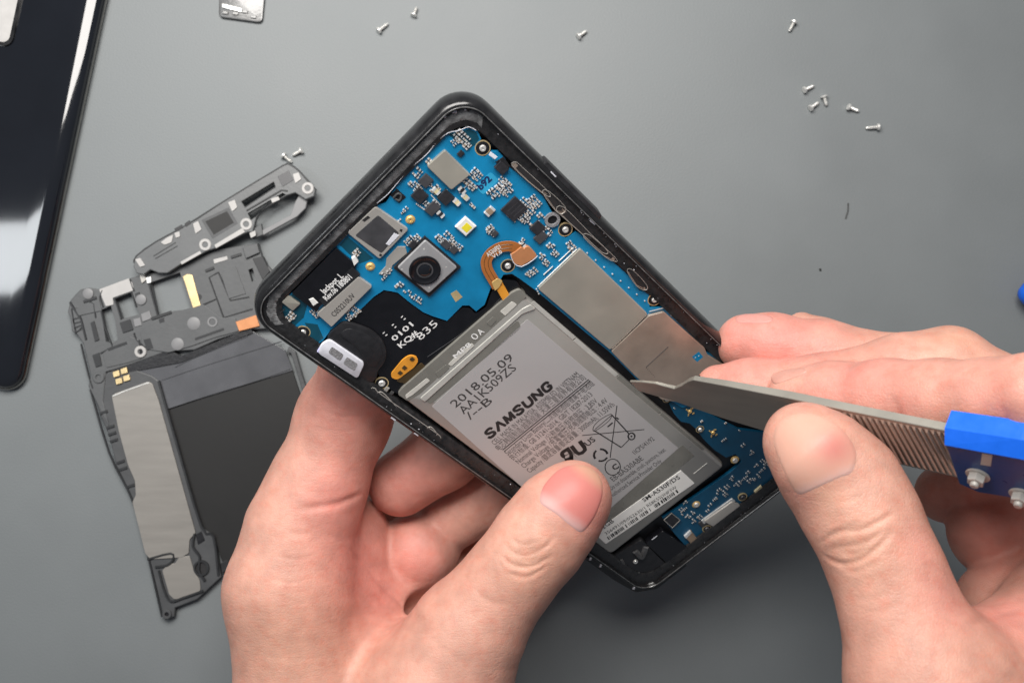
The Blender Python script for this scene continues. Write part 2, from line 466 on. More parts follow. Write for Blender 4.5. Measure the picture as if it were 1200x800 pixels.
# crumbs and strings of old glue along the ledge
rnd = random.Random(3); mb = MB()
def flake(x, y, z, s, mi=0):
    k = 5; a0 = rnd.uniform(0, 6.28)
    top = [(x + s * rnd.uniform(.5, 1.3) * math.cos(a0 + 6.283 * j / k), y + s * rnd.uniform(.5, 1.3) * math.sin(a0 + 6.283 * j / k), z) for j in range(k)]
    b = len(mb.v); mb.v += [tuple(p) for p in top] + [(x, y, z + s * .6)]
    for j in range(k): mb.f.append((b + j, b + (j + 1) % k, b + k)); mb.m.append(mi)
for j in range(150):
    t = rnd.random(); side = rnd.random()
    if side < .34: x = rnd.uniform(-31, 31); y = PL / 2 - rnd.choice([2.1, 2.3, rnd.uniform(2, 5)])
    elif side < .62: y = rnd.uniform(-20, 66); x = PW / 2 - rnd.choice([2.0, 2.2, rnd.uniform(2, 5)])
    elif side < .9: y = rnd.uniform(-60, 66); x = -PW / 2 + rnd.choice([2.0, rnd.uniform(2, 4.5)])
    else: x = rnd.uniform(-28, 25); y = -PL / 2 + rnd.uniform(2, 3)
    flake(x, y, -.92, rnd.uniform(.06, .26) * rnd.uniform(.4, 1), 0 if rnd.random() < .55 else 1)
for j in range(16):           # bigger bright shreds at the top right corner
    a = math.radians(rnd.uniform(25, 100)); rr = rnd.uniform(5.0, 5.9)
    flake(PW / 2 - PR + rr * math.cos(a), PL / 2 - PR + rr * math.sin(a), -.9, rnd.uniform(.12, .42), rnd.choice([0, 1, 1]))
mb.build('glue_flakes', [M['gasket'], M['ledge']], phone, kind='stuff')
# pale string of glue running along the board's upper edge
def pxtube(pts, w, r, name, m, parent=None, n=6, closed=False, dens=4, **kw):
    q = smooth_curve([P(x, y, w) for x, y in pts], dens, closed)
    if closed: q.append(q[0])
    t = MB(); t.tube(q, r, n); return t.build(name, m, parent or phone, smooth=True, **kw)
pxtube([(442, 238), (456, 226), (478, 200), (500, 181), (512, 166), (525, 156), (538, 153), (549, 149), (558, 153)], -1.15, .08, 'glue_string', M['gasket'])
pxtube([(334, 362), (322, 374), (330, 384)], -1.15, .14, 'glue_string', M['ledge'])

# volume key on the right side
mb = MB()
A = P(636, 184, -3)[1]; B = P(703, 252, -3)[1]
mb.prism(rpoly([(PW / 2 - 1.6, A), (PW / 2 + .55, A - .6), (PW / 2 + .55, B + .6), (PW / 2 - 1.6, B)], .4), -4.6, -.75, .3)
mb.build('volume_key', M['blackplastic'], phone, smooth=True)
for pts in (((646, 201), (652, 207), (649, 210), (644, 205)), ((693, 256), (699, 262), (697, 264), (691, 259)), ((575, 178), (583, 184), (580, 187), (573, 182))):
    part('rim_chip', pts, -.8, -.55, M['gasket'], bev=.05)

# ---------------------------------------------------------------- main circuit board
WB = -1.75
PCB = [(464, 219), (480, 198), (500, 181), (524, 156), (549, 150.5), (560, 154), (564, 163), (558, 171), (560, 181), (568, 184), (576, 177), (584, 177), (592, 186),
       (596, 196), (603, 199), (619, 213), (636, 229), (646, 247), (655, 259), (655, 272), (663, 279), (675, 271.5), (685, 277.5), (736, 322), (750, 341), (760, 342.5), (762, 353),
       (761, 360), (778, 360), (792, 372), (824, 398), (826, 412), (838, 414), (847, 424), (858, 455), (800, 478), (748, 446), (714, 412), (688, 391),
       (630, 342), (608, 326), (600, 321), (590, 322), (584, 332), (575, 338), (568, 357), (558, 365), (550, 358), (542, 358), (524, 376), (508, 371), (496, 366), (482, 356), (466, 343), (450, 340),
       (438, 348), (412, 373), (388, 386), (379, 399), (372, 404), (364, 397), (362, 386), (354, 381), (346, 384), (340, 391), (330, 384), (324, 374), (324, 365), (330, 352), (346, 340),
       (396, 286), (440, 241), (452, 238), (458, 228)]
mb = MB(); mb.prism(PP(PCB, WB), -2.6, WB, .06)
board = mb.build('circuit_board', M['pcb'], phone)
def bp(name, pts, h, m, bev=.12, rnd=0, base=WB, **kw):
    return part(name, pts, base - .05, base + h, m, board, bev, rnd, **kw)
def chip(name, cx, cy, lx, ly, h, m, rot=0.0, bev=.1, parent=board, base=WB):
    c = P(cx, cy, base + h); mb = MB(); mb.box((c[0], c[1], base + h / 2 - .02), (lx, ly, h), math.radians(rot), 0, bev)
    return mb.build(name, m, parent)
# darker bare strips at the board's rim
for pts in ([(524, 157), (549, 151.5), (558, 155), (562, 163), (556, 171), (548, 174), (538, 168)], [(331, 353), (346, 342), (362, 350), (356, 372), (345, 382), (331, 382), (325, 374), (325, 366)],
            [(398, 287), (407, 277), (438, 303), (421, 309)], [(357, 378), (372, 380), (379, 396), (372, 402), (365, 396)]):
    bp('bare_board_patch', pts, .012, mat('bare_board', (.004, .062, .10), .35) if 'bare' not in M else M['bare'], bev=0)
# silver and gold cans
bp('shield_can', [(521.5, 176), (500, 195), (529, 223), (551, 205)], .95, M['nickel'], .15, .5)
bp('shield_can', [(680, 291.5), (630.5, 338.5), (715, 410), (759, 368)], .85, M['nickel'], .12, .5)
sh2 = bp('shield_can', [(716.5, 412), (760.5, 370), (778, 365.5), (826, 408), (829, 416), (848, 427), (852, 452), (812, 474), (775, 468), (744, 440)], .9, M['nickel_dull'], .12, .4,
         label='larger shield with reflected finger colour painted in as rose-grey')
def line_part(name, pts, w, r, m, parent): return pxtube(pts, w, r, name, m, parent, 4, dens=1)
line_part('slot', [(783, 406), (757, 430)], WB + .86, .13, M['blackink'], sh2)
for k in range(7): chip('perforation', 757.5 + k * 1.6, 431 + k * 1.7, .2, .12, .06, M['blackink'], 0, 0, sh2, WB + .88)
part('window', [(819, 412), (824, 418), (817, 424), (811, 418)], WB + .8, WB + .915, M['pcb'], sh2, 0)
for x, y in ((815, 419), (819, 417)): chip('window_part', x, y, .35, .2, .08, M['solder'], 0, 0, sh2, WB + .91)
for a, b in (((676, 292), (630, 336)), ((757, 369), (717, 408))):
    pxtube([a, b], WB + .45, .16, 'shield_clip_bar', M['silver'], board, 5, dens=1)
for a, b in (((672, 290), (655, 306)), ((648, 312), (637, 322)), ((761, 365), (777, 361))):
    pxtube([a, b], WB + .3, .14, 'shield_clip_bar', M['silver'], board, 5, dens=1)
# etch marks on the shields
for x, y, s in ((696, 353, .9), ((779), 423, .5), (710, 382, .4), (652, 328, .4), (645, 333, .3)):
    for r in (45, 135): chip('etch_mark', x, y, s, .09, .012, M['solder'], r, 0, board, WB + (.85 if x < 760 else .9))
# integrated circuits
for nm, x, y, a, b, h, m in (('chip', 492, 230, 2.7, 2.8, .7, 'chip'), ('chip', 499, 212.5, 2.5, 2.3, .6, 'chip_grey'), ('chip', 507, 245, 2.9, 2.2, .7, 'chip_grey'), ('chip', 522.5, 232, 2.7, 2.7, .75, 'chip'),
                          ('chip', 603, 245.5, 4.4, 4.2, .6, 'chip'), ('chip', 630, 267.5, 2.7, 2.6, .6, 'chip'), ('chip', 634, 278.5, 2.7, 2.2, .55, 'chip_grey'), ('connector', 588, 197.5, 2.0, 2.6, .8, 'chip'),
                          ('chip', 540, 180.5, 1.3, 1.1, .4, 'chip'), ('chip', 523, 287, 1.7, 2.2, .5, 'chip_grey'), ('chip', 532, 293, 1.7, 1.7, .5, 'chip_grey'), ('chip', 580, 274, 1.3, 1.3, .5, 'chip_grey'), ('chip', 484, 287, 1.8, 1.3, .9, 'chip')):
    chip(nm, x, y, a, b, h, M[m])
for k in range(3):
    for r in range(3):
        chip('chip_marking', 597 + k * 4 + r * 3.4, 246 - k * 3.6 + r * 3.2, .95, .13, .01, M['chip_grey'], 0, 0, board, WB + .6)
c = P(574, 248, WB + .5)
mb = MB(); mb.box((c[0], c[1], WB + .3), (1.25, 1.5, .6), 0, 0, .08)
for s in (-1, 1): mb.box((c[0] + s * .85, c[1], WB + .3), (.5, 1.45, .62), 0, 1, .06)
mb.build('capacitor', [M['tan'], M['solder']], board)
c = P(541, 241, WB + .5)
# camera flash
fl = chip('flash_led', 546, 266, 3.3, 3.4, .75, M['white'], 0, .25)
chip('phosphor', 547, 267, 1.75, 1.75, .03, M['ledyellow'], 0, .02, fl, WB + .745)
# test pads and ground posts
def post(name, x, y, r, m1, m2, h=.35, base=WB, parent=board, ringw=1.6, hole=True):
    c = P(x, y, base + h)
    mb = MB(); mb.lathe(c, [(r, base - .1), (r, base + h * .6), (r * .8, base + h), (r * .35, base + h), (r * .3, base + h * .5), (.02, base + h * .5)], 16)
    o = mb.build(name, m1, parent, smooth=True)
    if ringw:
        mb = MB(); q = circ(c[0], c[1], r * ringw, 20); qi = circ(c[0], c[1], r * .9, 20)
        mb.ring(q, qi, base - .3, base + .05); mb.build('seat_ring', m2, o)
        if m2 == M['floor']:
            mb = MB(); mb.ring(circ(c[0], c[1], r * (ringw + .28), 24), circ(c[0], c[1], r * ringw, 24), base - .3, base + .065); mb.build('plated_edge', M['goldstrip'], o)
    return o
for x, y in ((481, 258), (434, 313)): post('gold_post', x, y, .85, M['gold'], M['gold'], .35, ringw=1.25)
for x, y in ((566, 174.5), (663, 270), (767.5, 352), (595.5, 312.5), (355, 390.5)): post('ground_screw', x, y, .74, M['silver'], M['floor'], .5, ringw=2.0)
c = P(647, 257, WB)
mb = MB(); mb.ring(circ(c[0], c[1], 1.75, 24), circ(c[0], c[1], 1.1, 24), WB - .1, WB + .5); mb.build('hole_grommet', M['mesh_grey'], board, smooth=True)
mb = MB(); mb.prism(circ(c[0], c[1], 1.12, 20), WB - .1, WB + .06); mb.build('hole_plug', M['floor'], board)
# lettered light patch
bp('light_patch', [(556, 218.5), (575, 201.5), (585, 211), (566, 228.5)], .03, M['pcb_light'], 0, .6)
bp('bare_pad', [(528, 344), (535, 340), (542, 348), (534, 354)], .04, M['goldstrip'], 0)
bp('dark_socket', [(581, 190), (590, 184), (598, 195), (590, 201)], .25, M['blackplastic'], .05)
bp('brass_clip', [(466, 289), (475, 289), (477, 297), (460, 311), (457, 320), (450, 323), (444, 321), (452, 312), (453, 303)], .22, M['satin'], .06)
# earpiece
ear = bp('earpiece', [(440, 242), (407, 273), (445, 304), (479, 269)], .75, M['satin'], .15, .6)
part('earpiece_screen', [(443, 252), (416, 276), (447, 297), (468, 273)], WB + .6, WB + .80, M['chip_grey'], ear, .08, .5)
for x, y in ((470, 270), (446, 299)):
    chip('rivet', x, y, .55, .55, .06, M['blackink'], 20, 0, ear, WB + .75)
part('earpiece_slot', [(424, 258), (431, 253), (434, 255), (427, 260)], WB + .7, WB + .79, M['blackink'], ear, 0)
part('clip_bend', [(462, 273), (468, 276), (456, 288), (452, 286)], WB + .7, WB + .85, M['gasket'], ear, .05)
# main camera
cm = bp('main_camera', [(498.5, 281.5), (465.5, 314), (502.5, 344), (536, 313.5)], 1.15, M['camgrey'], .2, .5)
bp('camera_base', [(498, 277), (461, 314), (503, 348), (540, 313)], .6, M['blackplastic'], .1)
c = P(498, 317.5, WB + 1.5)
cx, cy = c[0], c[1]
z0 = WB + 1.1
mb = MB(); mb.lathe((cx, cy), [(3.6, z0), (3.55, z0 + .35), (3.2, z0 + .42), (2.9, z0 + .25), (2.7, z0 + .1), (.02, z0 + .08)], 32)
lb = mb.build('lens_barrel', M['blackfilm'], cm, smooth=True)
mb = MB(); mb.ring(circ(cx, cy, 1.9, 28), circ(cx, cy, 1.55, 28), z0 + .05, z0 + .2); mb.build('lens_ring', M['chip_grey'], cm, smooth=True)
mb = MB(); mb.lathe((cx, cy), [(1.5, z0 + .05), (1.3, z0 + .22), (.8, z0 + .34), (.02, z0 + .4)], 24); mb.build('lens', M['glass'], cm, smooth=True)
for x, y in ((497, 292), (523, 313), (471, 316), (503, 337)):
    chip('solder_dot', x, y, .42, .42, .03, M['silver'], 40, .01, cm, WB + 1.15)
# front camera box with its lettered plate
fb = bp('front_camera_box', [(342, 344), (394, 291), (418, 311), (413, 320), (374, 360), (371, 366)], .8, M['blackfilm'], .12, .3)
bp('camera_flex', [(374, 352), (413, 313), (422, 322), (384, 362)], .86, M['blackplastic'], .05)
pl = bp('stiffener_plate', [(420, 324.5), (436, 336), (388.5, 383), (371.5, 368)], .95, M['satin'], .06, .3)
bp('foam_block', [(362, 351), (367, 349), (373, 355), (367, 359)], 1.0, M['white'], .12)
bp('foam_block', [(412, 303), (416, 300), (420, 307), (415, 312)], 1.0, M['white'], .12)
bp('microphone', [(338, 346.5), (330, 354), (343, 364.5), (352, 356)], .6, M['nickel'], .1, .2, smooth=True)

# small passives: far too many and too small to pick apart
rnd = random.Random(11); mb = MB()
def smd(x, y, L, Wd, h, vert, mi, base=WB):
    if vert: mb.box((x, y, base + h / 2 - .02), (Wd, L * .5, h), 0, mi)
    else: mb.box((x, y, base + h / 2 - .02), (L * .5, Wd, h), 0, mi)
    for s in (-1, 1):
        if vert: mb.box((x, y + s * L * .4, base + h / 2), (Wd, L * .32, h), 0, 0)
        else: mb.box((x + s * L * .4, y, base + h / 2), (L * .32, Wd, h), 0, 0)
def smd_row(p0, p1, nrow, ncol, L=.62, base=WB, jit=.05, skip=.08):
    """grid of passives between two pixels (opposite corners, aligned to the board axes)"""
    a = P(*p0, base); b = P(*p1, base)
    for i in range(ncol):
        for j in range(nrow):
            if rnd.random() < skip: continue
            x = a[0] + (b[0] - a[0]) * (i + .5) / ncol + rnd.uniform(-jit, jit); y = a[1] + (b[1] - a[1]) * (j + .5) / nrow + rnd.uniform(-jit, jit)
            l = L * rnd.uniform(.8, 1.15)
            smd(x, y, l, l * .55, l * .5, rnd.random() < .7, rnd.choice([1, 1, 2, 2, 3]), base)
def cl(x, y, nx, ny, pitch=.78, L=.72, base=WB, skip=.1):
    c = P(x, y, base)
    for i in range(nx):
        for j in range(ny):
            if rnd.random() < skip: continue
            l = L * rnd.uniform(.75, 1.2)
            smd(c[0] + (i - (nx - 1) / 2) * pitch + rnd.uniform(-.06, .06), c[1] + (j - (ny - 1) / 2) * pitch * 1.05 + rnd.uniform(-.06, .06), l, l * .6, l * .5, rnd.random() < .7, rnd.choice([1, 1, 2, 2, 3]), base)
for a in ((541, 160, 3, 4), (533, 166, 2, 2), (546, 168, 2, 3), (502, 188, 2, 1), (489, 202, 3, 2), (487, 217, 2, 4), (510, 222, 3, 2), (500, 239, 2, 2), (556, 202, 3, 2), (548, 213, 2, 6), (560, 206, 3, 2),
          (577, 226, 2, 3), (590, 217, 4, 3), (584, 222, 3, 3), (595, 225, 3, 2), (590, 212, 2, 3), (614, 238, 3, 3), (621, 246, 4, 3), (614, 255, 3, 3), (626, 236, 3, 4), (632, 252, 2, 3), (621, 262, 1, 4), (642, 270, 2, 3),
          (526, 276, 2, 3), (518, 281, 2, 4), (528, 284, 3, 2), (536, 288, 2, 3), (573, 268, 3, 2), (576, 271, 2, 3), (474, 246, 3, 1), (519, 250, 2, 1), (645, 288, 2, 2), (650, 296, 2, 2), (634, 300, 2, 2), (640, 307, 2, 2), (620, 320, 2, 2),
          (626, 317, 2, 2), (612, 284, 3, 2), (669, 287, 2, 3), (670, 293, 1, 3), (418, 295, 2, 2), (366, 365, 3, 2), (371, 368, 2, 2), (341, 370, 3, 2), (417, 365, 3, 2), (408, 370, 2, 3), (410, 362, 4, 1), (449, 323, 2, 2), (455, 318, 3, 1),
          (468, 334, 2, 2), (477, 341, 2, 2), (484, 346, 2, 2), (492, 352, 2, 2), (488, 278, 2, 2), (478, 283, 2, 2), (479, 279, 2, 1), (553, 240, 1, 2), (505, 217, 1, 4), (511, 240, 2, 3)):
    cl(*a)
for a in ((541, 222, 'b'), (545, 230, 'c'), (516, 250, 'b'), (535, 236, 'c'), (511, 223, 'c')):      # a few larger ones
    c = P(a[0], a[1], WB); smd(c[0], c[1], 1.5, 1.0, .7, True, {'b': 1, 'c': 4}[a[2]])
# rows of castellated joints along shields and chips
def joints(p0, p1, n, base=WB, s=.28):
    a = P(*p0, base); b = P(*p1, base)
    for k in range(n):
        q = a + (b - a) * (k + .5) / n; mb.box((q[0], q[1], base + .12), (s, s, .24), 0, 0)
joints((683, 292), (760, 356), 8); joints((783, 366), (823, 402), 6); joints((484, 224), (496, 213), 6); joints((487, 238), (500, 247), 6); joints((516, 228), (524, 222), 5)
joints((594, 252), (604, 260), 7); joints((611, 240), (606, 233), 4); joints((621, 268), (632, 258), 7); joints((638, 281), (644, 272), 5); joints((462, 262), (470, 256), 4)
joints((628, 337), (632, 345), 3); joints((549, 215), (538, 226), 8, s=.22); joints((505, 228), (516, 240), 9, s=.22)
mb.build('passive_components', [M['solder'], M['chip'], M['tan'], M['chip_grey'], M['cream']], board, kind='stuff')

# dark flower shaped clip at the left edge
pxtube([(461, 232), (466, 227), (470, 229), (468, 235), (463, 233)], WB + .3, .22, 'retaining_clip', M['darkmetal'])
part('clip_well', [(457, 229), (465, 221), (476, 231), (468, 238)], -2.3, WB + .1, M['floor'], bev=.05)

# contact springs along the right wall
for k, pts in enumerate(([(600, 194), (604, 190), (611, 195), (640, 222), (645, 230), (638, 228), (617, 211)], [(636, 226), (643, 224), (662, 242), (660, 250), (652, 248)],
                         [(652, 246), (661, 243), (692, 274), (712, 294), (706, 296), (684, 276), (664, 258)], [(684, 278), (692, 276), (722, 303), (719, 306), (708, 300)],
                         [(735, 318), (741, 316), (758, 334), (756, 340), (746, 335)])):
    q = PP(pts, -.95)
    mb = MB(); mb.prism(q, -1.5, -1.05, .05); sp = mb.build('contact_spring', M['nickel_dull'], phone)
    pr = smooth_curve([P(x, y, -.98) for x, y in pts], 3, True); pr.append(pr[0])
    t = MB(); t.tube(pr, .07, 5); t.build('folded_edge', M['satin'], sp, smooth=True)
    cxy = np.mean(np.array(q), 0)
    mb = MB(); qq = [tuple(cxy + (np.array(p) - cxy) * .8) for p in q]; mb.prism(qq, -1.1, -1.03); mb.build('slot', M['blackink'], sp)
part('side_wall', [(598, 196), (602, 191), (760, 337), (766, 347), (757, 343), (738, 324), (618, 213)], -3.6, -1.6, M['floor'], bev=0)

# ---------------------------------------------------------------- black sheet, loudspeaker, gasket
part('black_shield_sheet', [(438, 349), (451, 341), (466, 344), (482, 357), (496, 367), (509, 373), (523, 377), (542, 360), (551, 361), (557, 368), (570, 360), (576, 342), (590, 328), (606, 330), (612, 340), (466, 462), (448, 450),
                            (440, 430), (428, 392), (395, 381)], -3.0, -1.95, M['blackfilm'], bev=.1, rnd=.5)
pxtube([(501, 418), (560, 377), (589, 346)], -1.9, .07, 'sheet_edge', M['chip_grey'], dens=2)
ls = part('loudspeaker', [(402, 377), (412, 379), (436, 388), (450, 401), (454, 414), (450, 427), (443, 434), (442, 443), (436, 449), (427, 446), (417, 438), (382, 410), (384, 392)], -3.4, -.95, M['blackplastic'], bev=.35, rnd=1.6, smooth=True)
part('loudspeaker_cap', [(408, 384), (431, 392), (446, 404), (449, 415), (441, 429), (433, 430), (420, 408), (396, 392)], -1.0, -.80, M['blackplastic'], ls, .12, 1.4, smooth=True)
gk = part('speaker_gasket', [(386, 398), (427.5, 426), (419, 444), (372.5, 414), (376, 404)], -1.0, -.25, M['gasket'], bev=.18, rnd=.9, smooth=True)
part('gasket_window', [(389, 406), (403, 415.5), (398.5, 423), (384.5, 413)], -.5, -.2, M['mesh_grey'], gk, .02, .5)
part('gasket_window', [(406.5, 418), (419.5, 426.5), (415.5, 435), (402, 426)], -.5, -.2, M['mesh_grey'], gk, .02, .5)
part('lilac_pad', [(377.5, 403.5), (382, 407), (377.5, 416), (371.5, 412.5)], -1.0, -.3, M['lilac'], bev=.1)
# orange sensor flex
fx = part('sensor_flex', [(472, 421), (480, 416), (488, 417.5), (490.5, 423), (486, 430), (466, 445), (459, 443), (458, 438)], -2.0, -1.6, M['orange'], bev=.06, rnd=.7)
for x, y in ((483, 421), (474, 431), (469, 437)): chip('flex_part', x, y, .9, .9, .2, M['brownflex'], 0, .04, fx, -1.6)
part('flex_tail', [(494, 425), (499, 430), (478, 450), (468, 448), (464, 446)], -2.1, -1.75, M['brownflex'], bev=.04, rnd=.5)
post('ground_screw', 447.5, 450, .85, M['silver'], M['floor'], .5, -1.9, phone, 1.7)
chip('metal_lug', 453, 456.5, 1.2, .9, .5, M['satin'], 10, .1, phone, -1.9); chip('metal_lug', 459, 461, 1.0, .8, .4, M['darkmetal'], 10, .1, phone, -1.9)
# spring on the left wall
part('left_wall', [(430, 455), (437, 450), (520, 508), (528, 517), (520, 521)], -3.0, -1.25, M['floor'], bev=.1)
for pts in ([(435, 455), (440, 455), (447, 462), (500, 499), (514, 509), (516, 513), (508, 513), (496, 505), (440, 466)], [(441, 461), (447, 459), (455, 466), (466, 478), (455, 471), (444, 467)], [(500, 502), (505, 500), (512, 508), (508, 511), (502, 507)]):
    q = smooth_curve([P(x, y, -1.1) for x, y in pts], 4, True); q.append(q[0])
    t = MB(); t.tube(q, .16, 6); t.build('wire_spring', M['satin'], phone, smooth=True)
part('spring_bar', [(450, 466), (456, 464), (500, 496), (496, 500)], -1.4, -1.1, M['darkmetal'], bev=.08)
for x, y in ((461, 491), (488, 509)): chip('rim_chip', x, y, 1.3, .4, .2, M['gasket'], 90, .05, phone, -.3)

# ---------------------------------------------------------------- battery
BW = -1.05
bat = part('battery', [(468, 464), (610, 343), (850, 546), (716, 650)], -4.6, BW, M['pouch'], bev=.9, rnd=1.6, smooth=True)
def btp(name, pts, h, m, rnd=0, bev=0.02, h0=-.1, **kw): return part(name, pts, BW + h0, BW + h, m, bat, bev, rnd, **kw)
# folded strip at the top with its tabs
btp('folded_strip', [(466, 462), (471, 455), (600, 343), (609, 339), (618, 347), (492, 462), (478, 470)], .02, M['tape'], .6, .05, -3.2)
for pts, m in (([(475, 463), (480, 459), (500, 443), (504, 446), (483, 463), (476, 467)], 'whitetape'), ([(525, 427), (534, 418), (553, 402), (556, 405), (529, 429)], 'whitetape'), ([(586, 365), (600, 353), (606, 357), (592, 370)], 'whitetape'),
               ([(570, 378), (578, 371), (582, 375), (575, 383)], 'tape'), ([(510, 437), (523, 427), (527, 431), (514, 443)], 'tape')):
    btp('white_tab' if m == 'whitetape' else 'tape_piece', pts, .1, M[m], .3)
btp('foil_fold', [(492, 467), (612, 362), (622, 357), (628, 362), (612, 368), (498, 471)], .22, M['foil'], .5, .1)
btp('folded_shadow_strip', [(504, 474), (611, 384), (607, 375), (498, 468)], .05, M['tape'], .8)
lab = btp('paper_label', [(506, 476), (618, 374), (795, 525), (701, 608), (640, 596)], .05, M['label'], .3)
btp('lower_tape', [(800, 521), (814, 534), (700, 626), (690, 612)], .03, M['tape'], .3)
pxtube([(829, 542), (813, 555)], BW + .05, .06, 'tape_edge', M['foil'], bat, dens=1)
stk = btp('sticker', [(798, 551), (814, 566), (710, 637), (695.5, 624)], .12, M['sticker'], .2)
for j in range(4): btp('edge_fold', [(622 + 50 * j, 356 + 43.5 * j), (626 + 50 * j, 352.5 + 43.5 * j), (675 + 50 * j, 395 + 43.5 * j), (671 + 50 * j, 398 + 43.5 * j)], -.02, M['foil'] if j < 2 else M['tape'], 0)

# ---------------------------------------------------------------- copper battery flex
cfx = [(583, 336), (577, 326), (571, 315), (570, 305), (576, 296), (586, 290), (598, 288.5), (608, 292)]
q = smooth_curve([P(x, y, WB + .6) for x, y in cfx], 5); rings = []
for i, p in enumerate(q):
    t = q[min(i + 1, len(q) - 1)] - q[max(i - 1, 0)]; t = t / np.linalg.norm(t); nn = np.array([-t[1], t[0], 0]); hw = 1.25
    rings.append([p + nn * hw + [0, 0, -.1], p + nn * hw + [0, 0, .1], p - nn * hw + [0, 0, .1], p - nn * hw + [0, 0, -.1]])
mb = MB(); mb.loft(rings); cf = mb.build('battery_flex', M['copper'], phone)
for off in (-.45, .45):
    pr = []
    for i, p in enumerate(q):
        t = q[min(i + 1, len(q) - 1)] - q[max(i - 1, 0)]; t = t / np.linalg.norm(t); nn = np.array([-t[1], t[0], 0]); pr.append(p + nn * off + [0, 0, .09])
    t_ = MB(); t_.tube(pr[3:-4], .07, 4); t_.build('flex_trace', M['brownflex'], cf)
part('flex_connector', [(598, 298.5), (604, 295), (611, 289), (614, 292), (617, 288.5), (621, 290), (629.5, 299.5), (625, 304), (611, 312), (603, 309)], WB, WB + .95, M['copper_pad'], cf, .1, .4)
pxtube([(598.5, 298), (602, 308), (611, 312.5), (625, 304.5), (630, 299.5)], WB + .9, .09, 'connector_rim', M['gasket'], cf, dens=2)
for x, y in ((611, 286), (614.5, 289), (608, 287)): chip('solder_pad', x, y, .6, .5, .2, M['solder'], 0, .03, cf, WB + .5)
part('flex_tab', [(581, 336), (588, 330), (596, 344), (600, 352), (592, 357), (584, 343)], -1.9, -1.15, M['orange'], cf, .08, .3)
part('welded_tab', [(576, 331), (583, 326), (589, 330), (585, 337), (580, 341)], -1.5, -.95, M['gold'], cf, .1, .2)

# ---------------------------------------------------------------- lower board
LBW = -2.0
LB = [(788, 467), (785, 475), (790, 485), (798, 494), (808, 496), (816, 503), (824, 514), (837, 527), (851, 536), (862, 532), (869, 540), (862, 548), (856, 553), (820, 578), (789, 599), (776, 606), (792, 627), (805, 641), (822, 630), (845, 612), (872, 592), (905, 567),
      (948, 538), (938, 512), (905, 508), (866, 503), (830, 485)]
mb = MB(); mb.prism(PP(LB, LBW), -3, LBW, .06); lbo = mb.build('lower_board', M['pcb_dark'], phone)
for x, y in ((809, 482.5), (836, 507.5)):
    o = post('gold_post', x, y, .55, M['gold'], M['gold'], .45, LBW, lbo, 0)
    for k in range(4): chip('spring_finger', x + 4.2 * math.cos(k * 1.57 + .5), y + 4.2 * math.sin(k * 1.57 + .5), .7, .3, .2, M['gold'], 45 * k, .04, o, LBW)
for x, y in ((862, 540), (816.5, 592)): post('ground_screw', x, y, .8, M['silver'], M['gold'], .5, LBW, lbo, 1.5)
for x, y in ((782, 468.5), (821, 504)): post('ground_screw', x, y, .6, M['silver'], M['floor'], .5, LBW, lbo, 1.6)
part('socket_side', [(822, 610), (858, 584), (862, 587), (825, 614)], -3, -1.6, M['silver'], lbo, .1)
usb = part('charging_socket', [(825, 611), (858, 588), (866, 591), (871.5, 596), (841, 620)], -3, -1.25, M['satin'], lbo, .2, .4, smooth=True)
part('socket_highlight_lip', [(838, 620), (866, 599), (869, 602), (841, 623)], -2.5, -1.35, M['silver'], usb, .1)
for x, y in ((829, 620.5), (871, 583.5)): post('black_screw', x, y, .75, M['chip_grey'], M['floor'], .5, -1.7, lbo, 1.5)
part('bracket_plate', [(818, 613), (828, 606), (842, 620), (832, 628)], -2.2, -1.65, M['chip_grey'], lbo, .1, .4)
part('led_part', [(884, 576), (892, 569), (899, 577), (889, 585)], LBW, LBW + .5, M['cream'], lbo, .08)
part('brown_cap', [(803, 629), (810, 622), (817, 631), (810, 637)], LBW, LBW + .6, M['tan'], lbo, .08)
part('cap_end', [(802, 628.5), (809, 622), (811, 624), (804, 631)], LBW, LBW + .65, M['solder'], lbo, .04)
sk = part('square_socket', [(778, 609), (787, 601), (797, 609), (788, 618)], LBW, LBW + .5, M['chip'], lbo, .06)
pxtube([(778, 609), (787, 601), (797, 609), (788, 618), (778, 609)], LBW + .55, .1, 'socket_rim', M['satin'], sk, dens=1)
mb = MB()
for a in ((842, 575, 3, 2), (852, 570, 2, 2), (849, 578, 2, 3), (880, 562, 3, 2), (886, 559, 3, 2), (871, 561, 4, 1), (903, 545, 2, 3), (893, 550, 3, 1), (800, 596, 3, 2), (806, 605, 2, 2), (812, 610, 2, 2), (820, 605, 2, 2), (804, 587, 3, 1), (822, 493, 1, 1), (850, 495, 1, 1), (866, 504, 1, 1), (833, 590, 3, 1), (828, 597, 2, 2), (838, 584, 2, 1), (858, 560, 2, 2), (864, 567, 3, 2), (876, 553, 2, 1), (896, 540, 3, 3), (905, 530, 2, 3), (886, 545, 2, 1), (812, 600, 1, 2), (798, 603, 2, 1), (848, 515, 2, 1), (872, 520, 3, 1), (880, 530, 2, 2), (790, 478, 1, 1)):
    cl(*a, .8, .6, LBW, .2)
mb.build('passive_components', [M['solder'], M['chip'], M['tan'], M['chip_grey'], M['cream']], lbo, kind='stuff')
part('vibration_motor', [(757, 637), (777, 622), (811, 645), (789, 667)], -3.2, -1.2, M['blackfilm'], bev=.2, rnd=.5)
pxtube([(764, 632), (770, 627.5)], -1.2, .1, 'motor_lip', M['gasket'], dens=1)
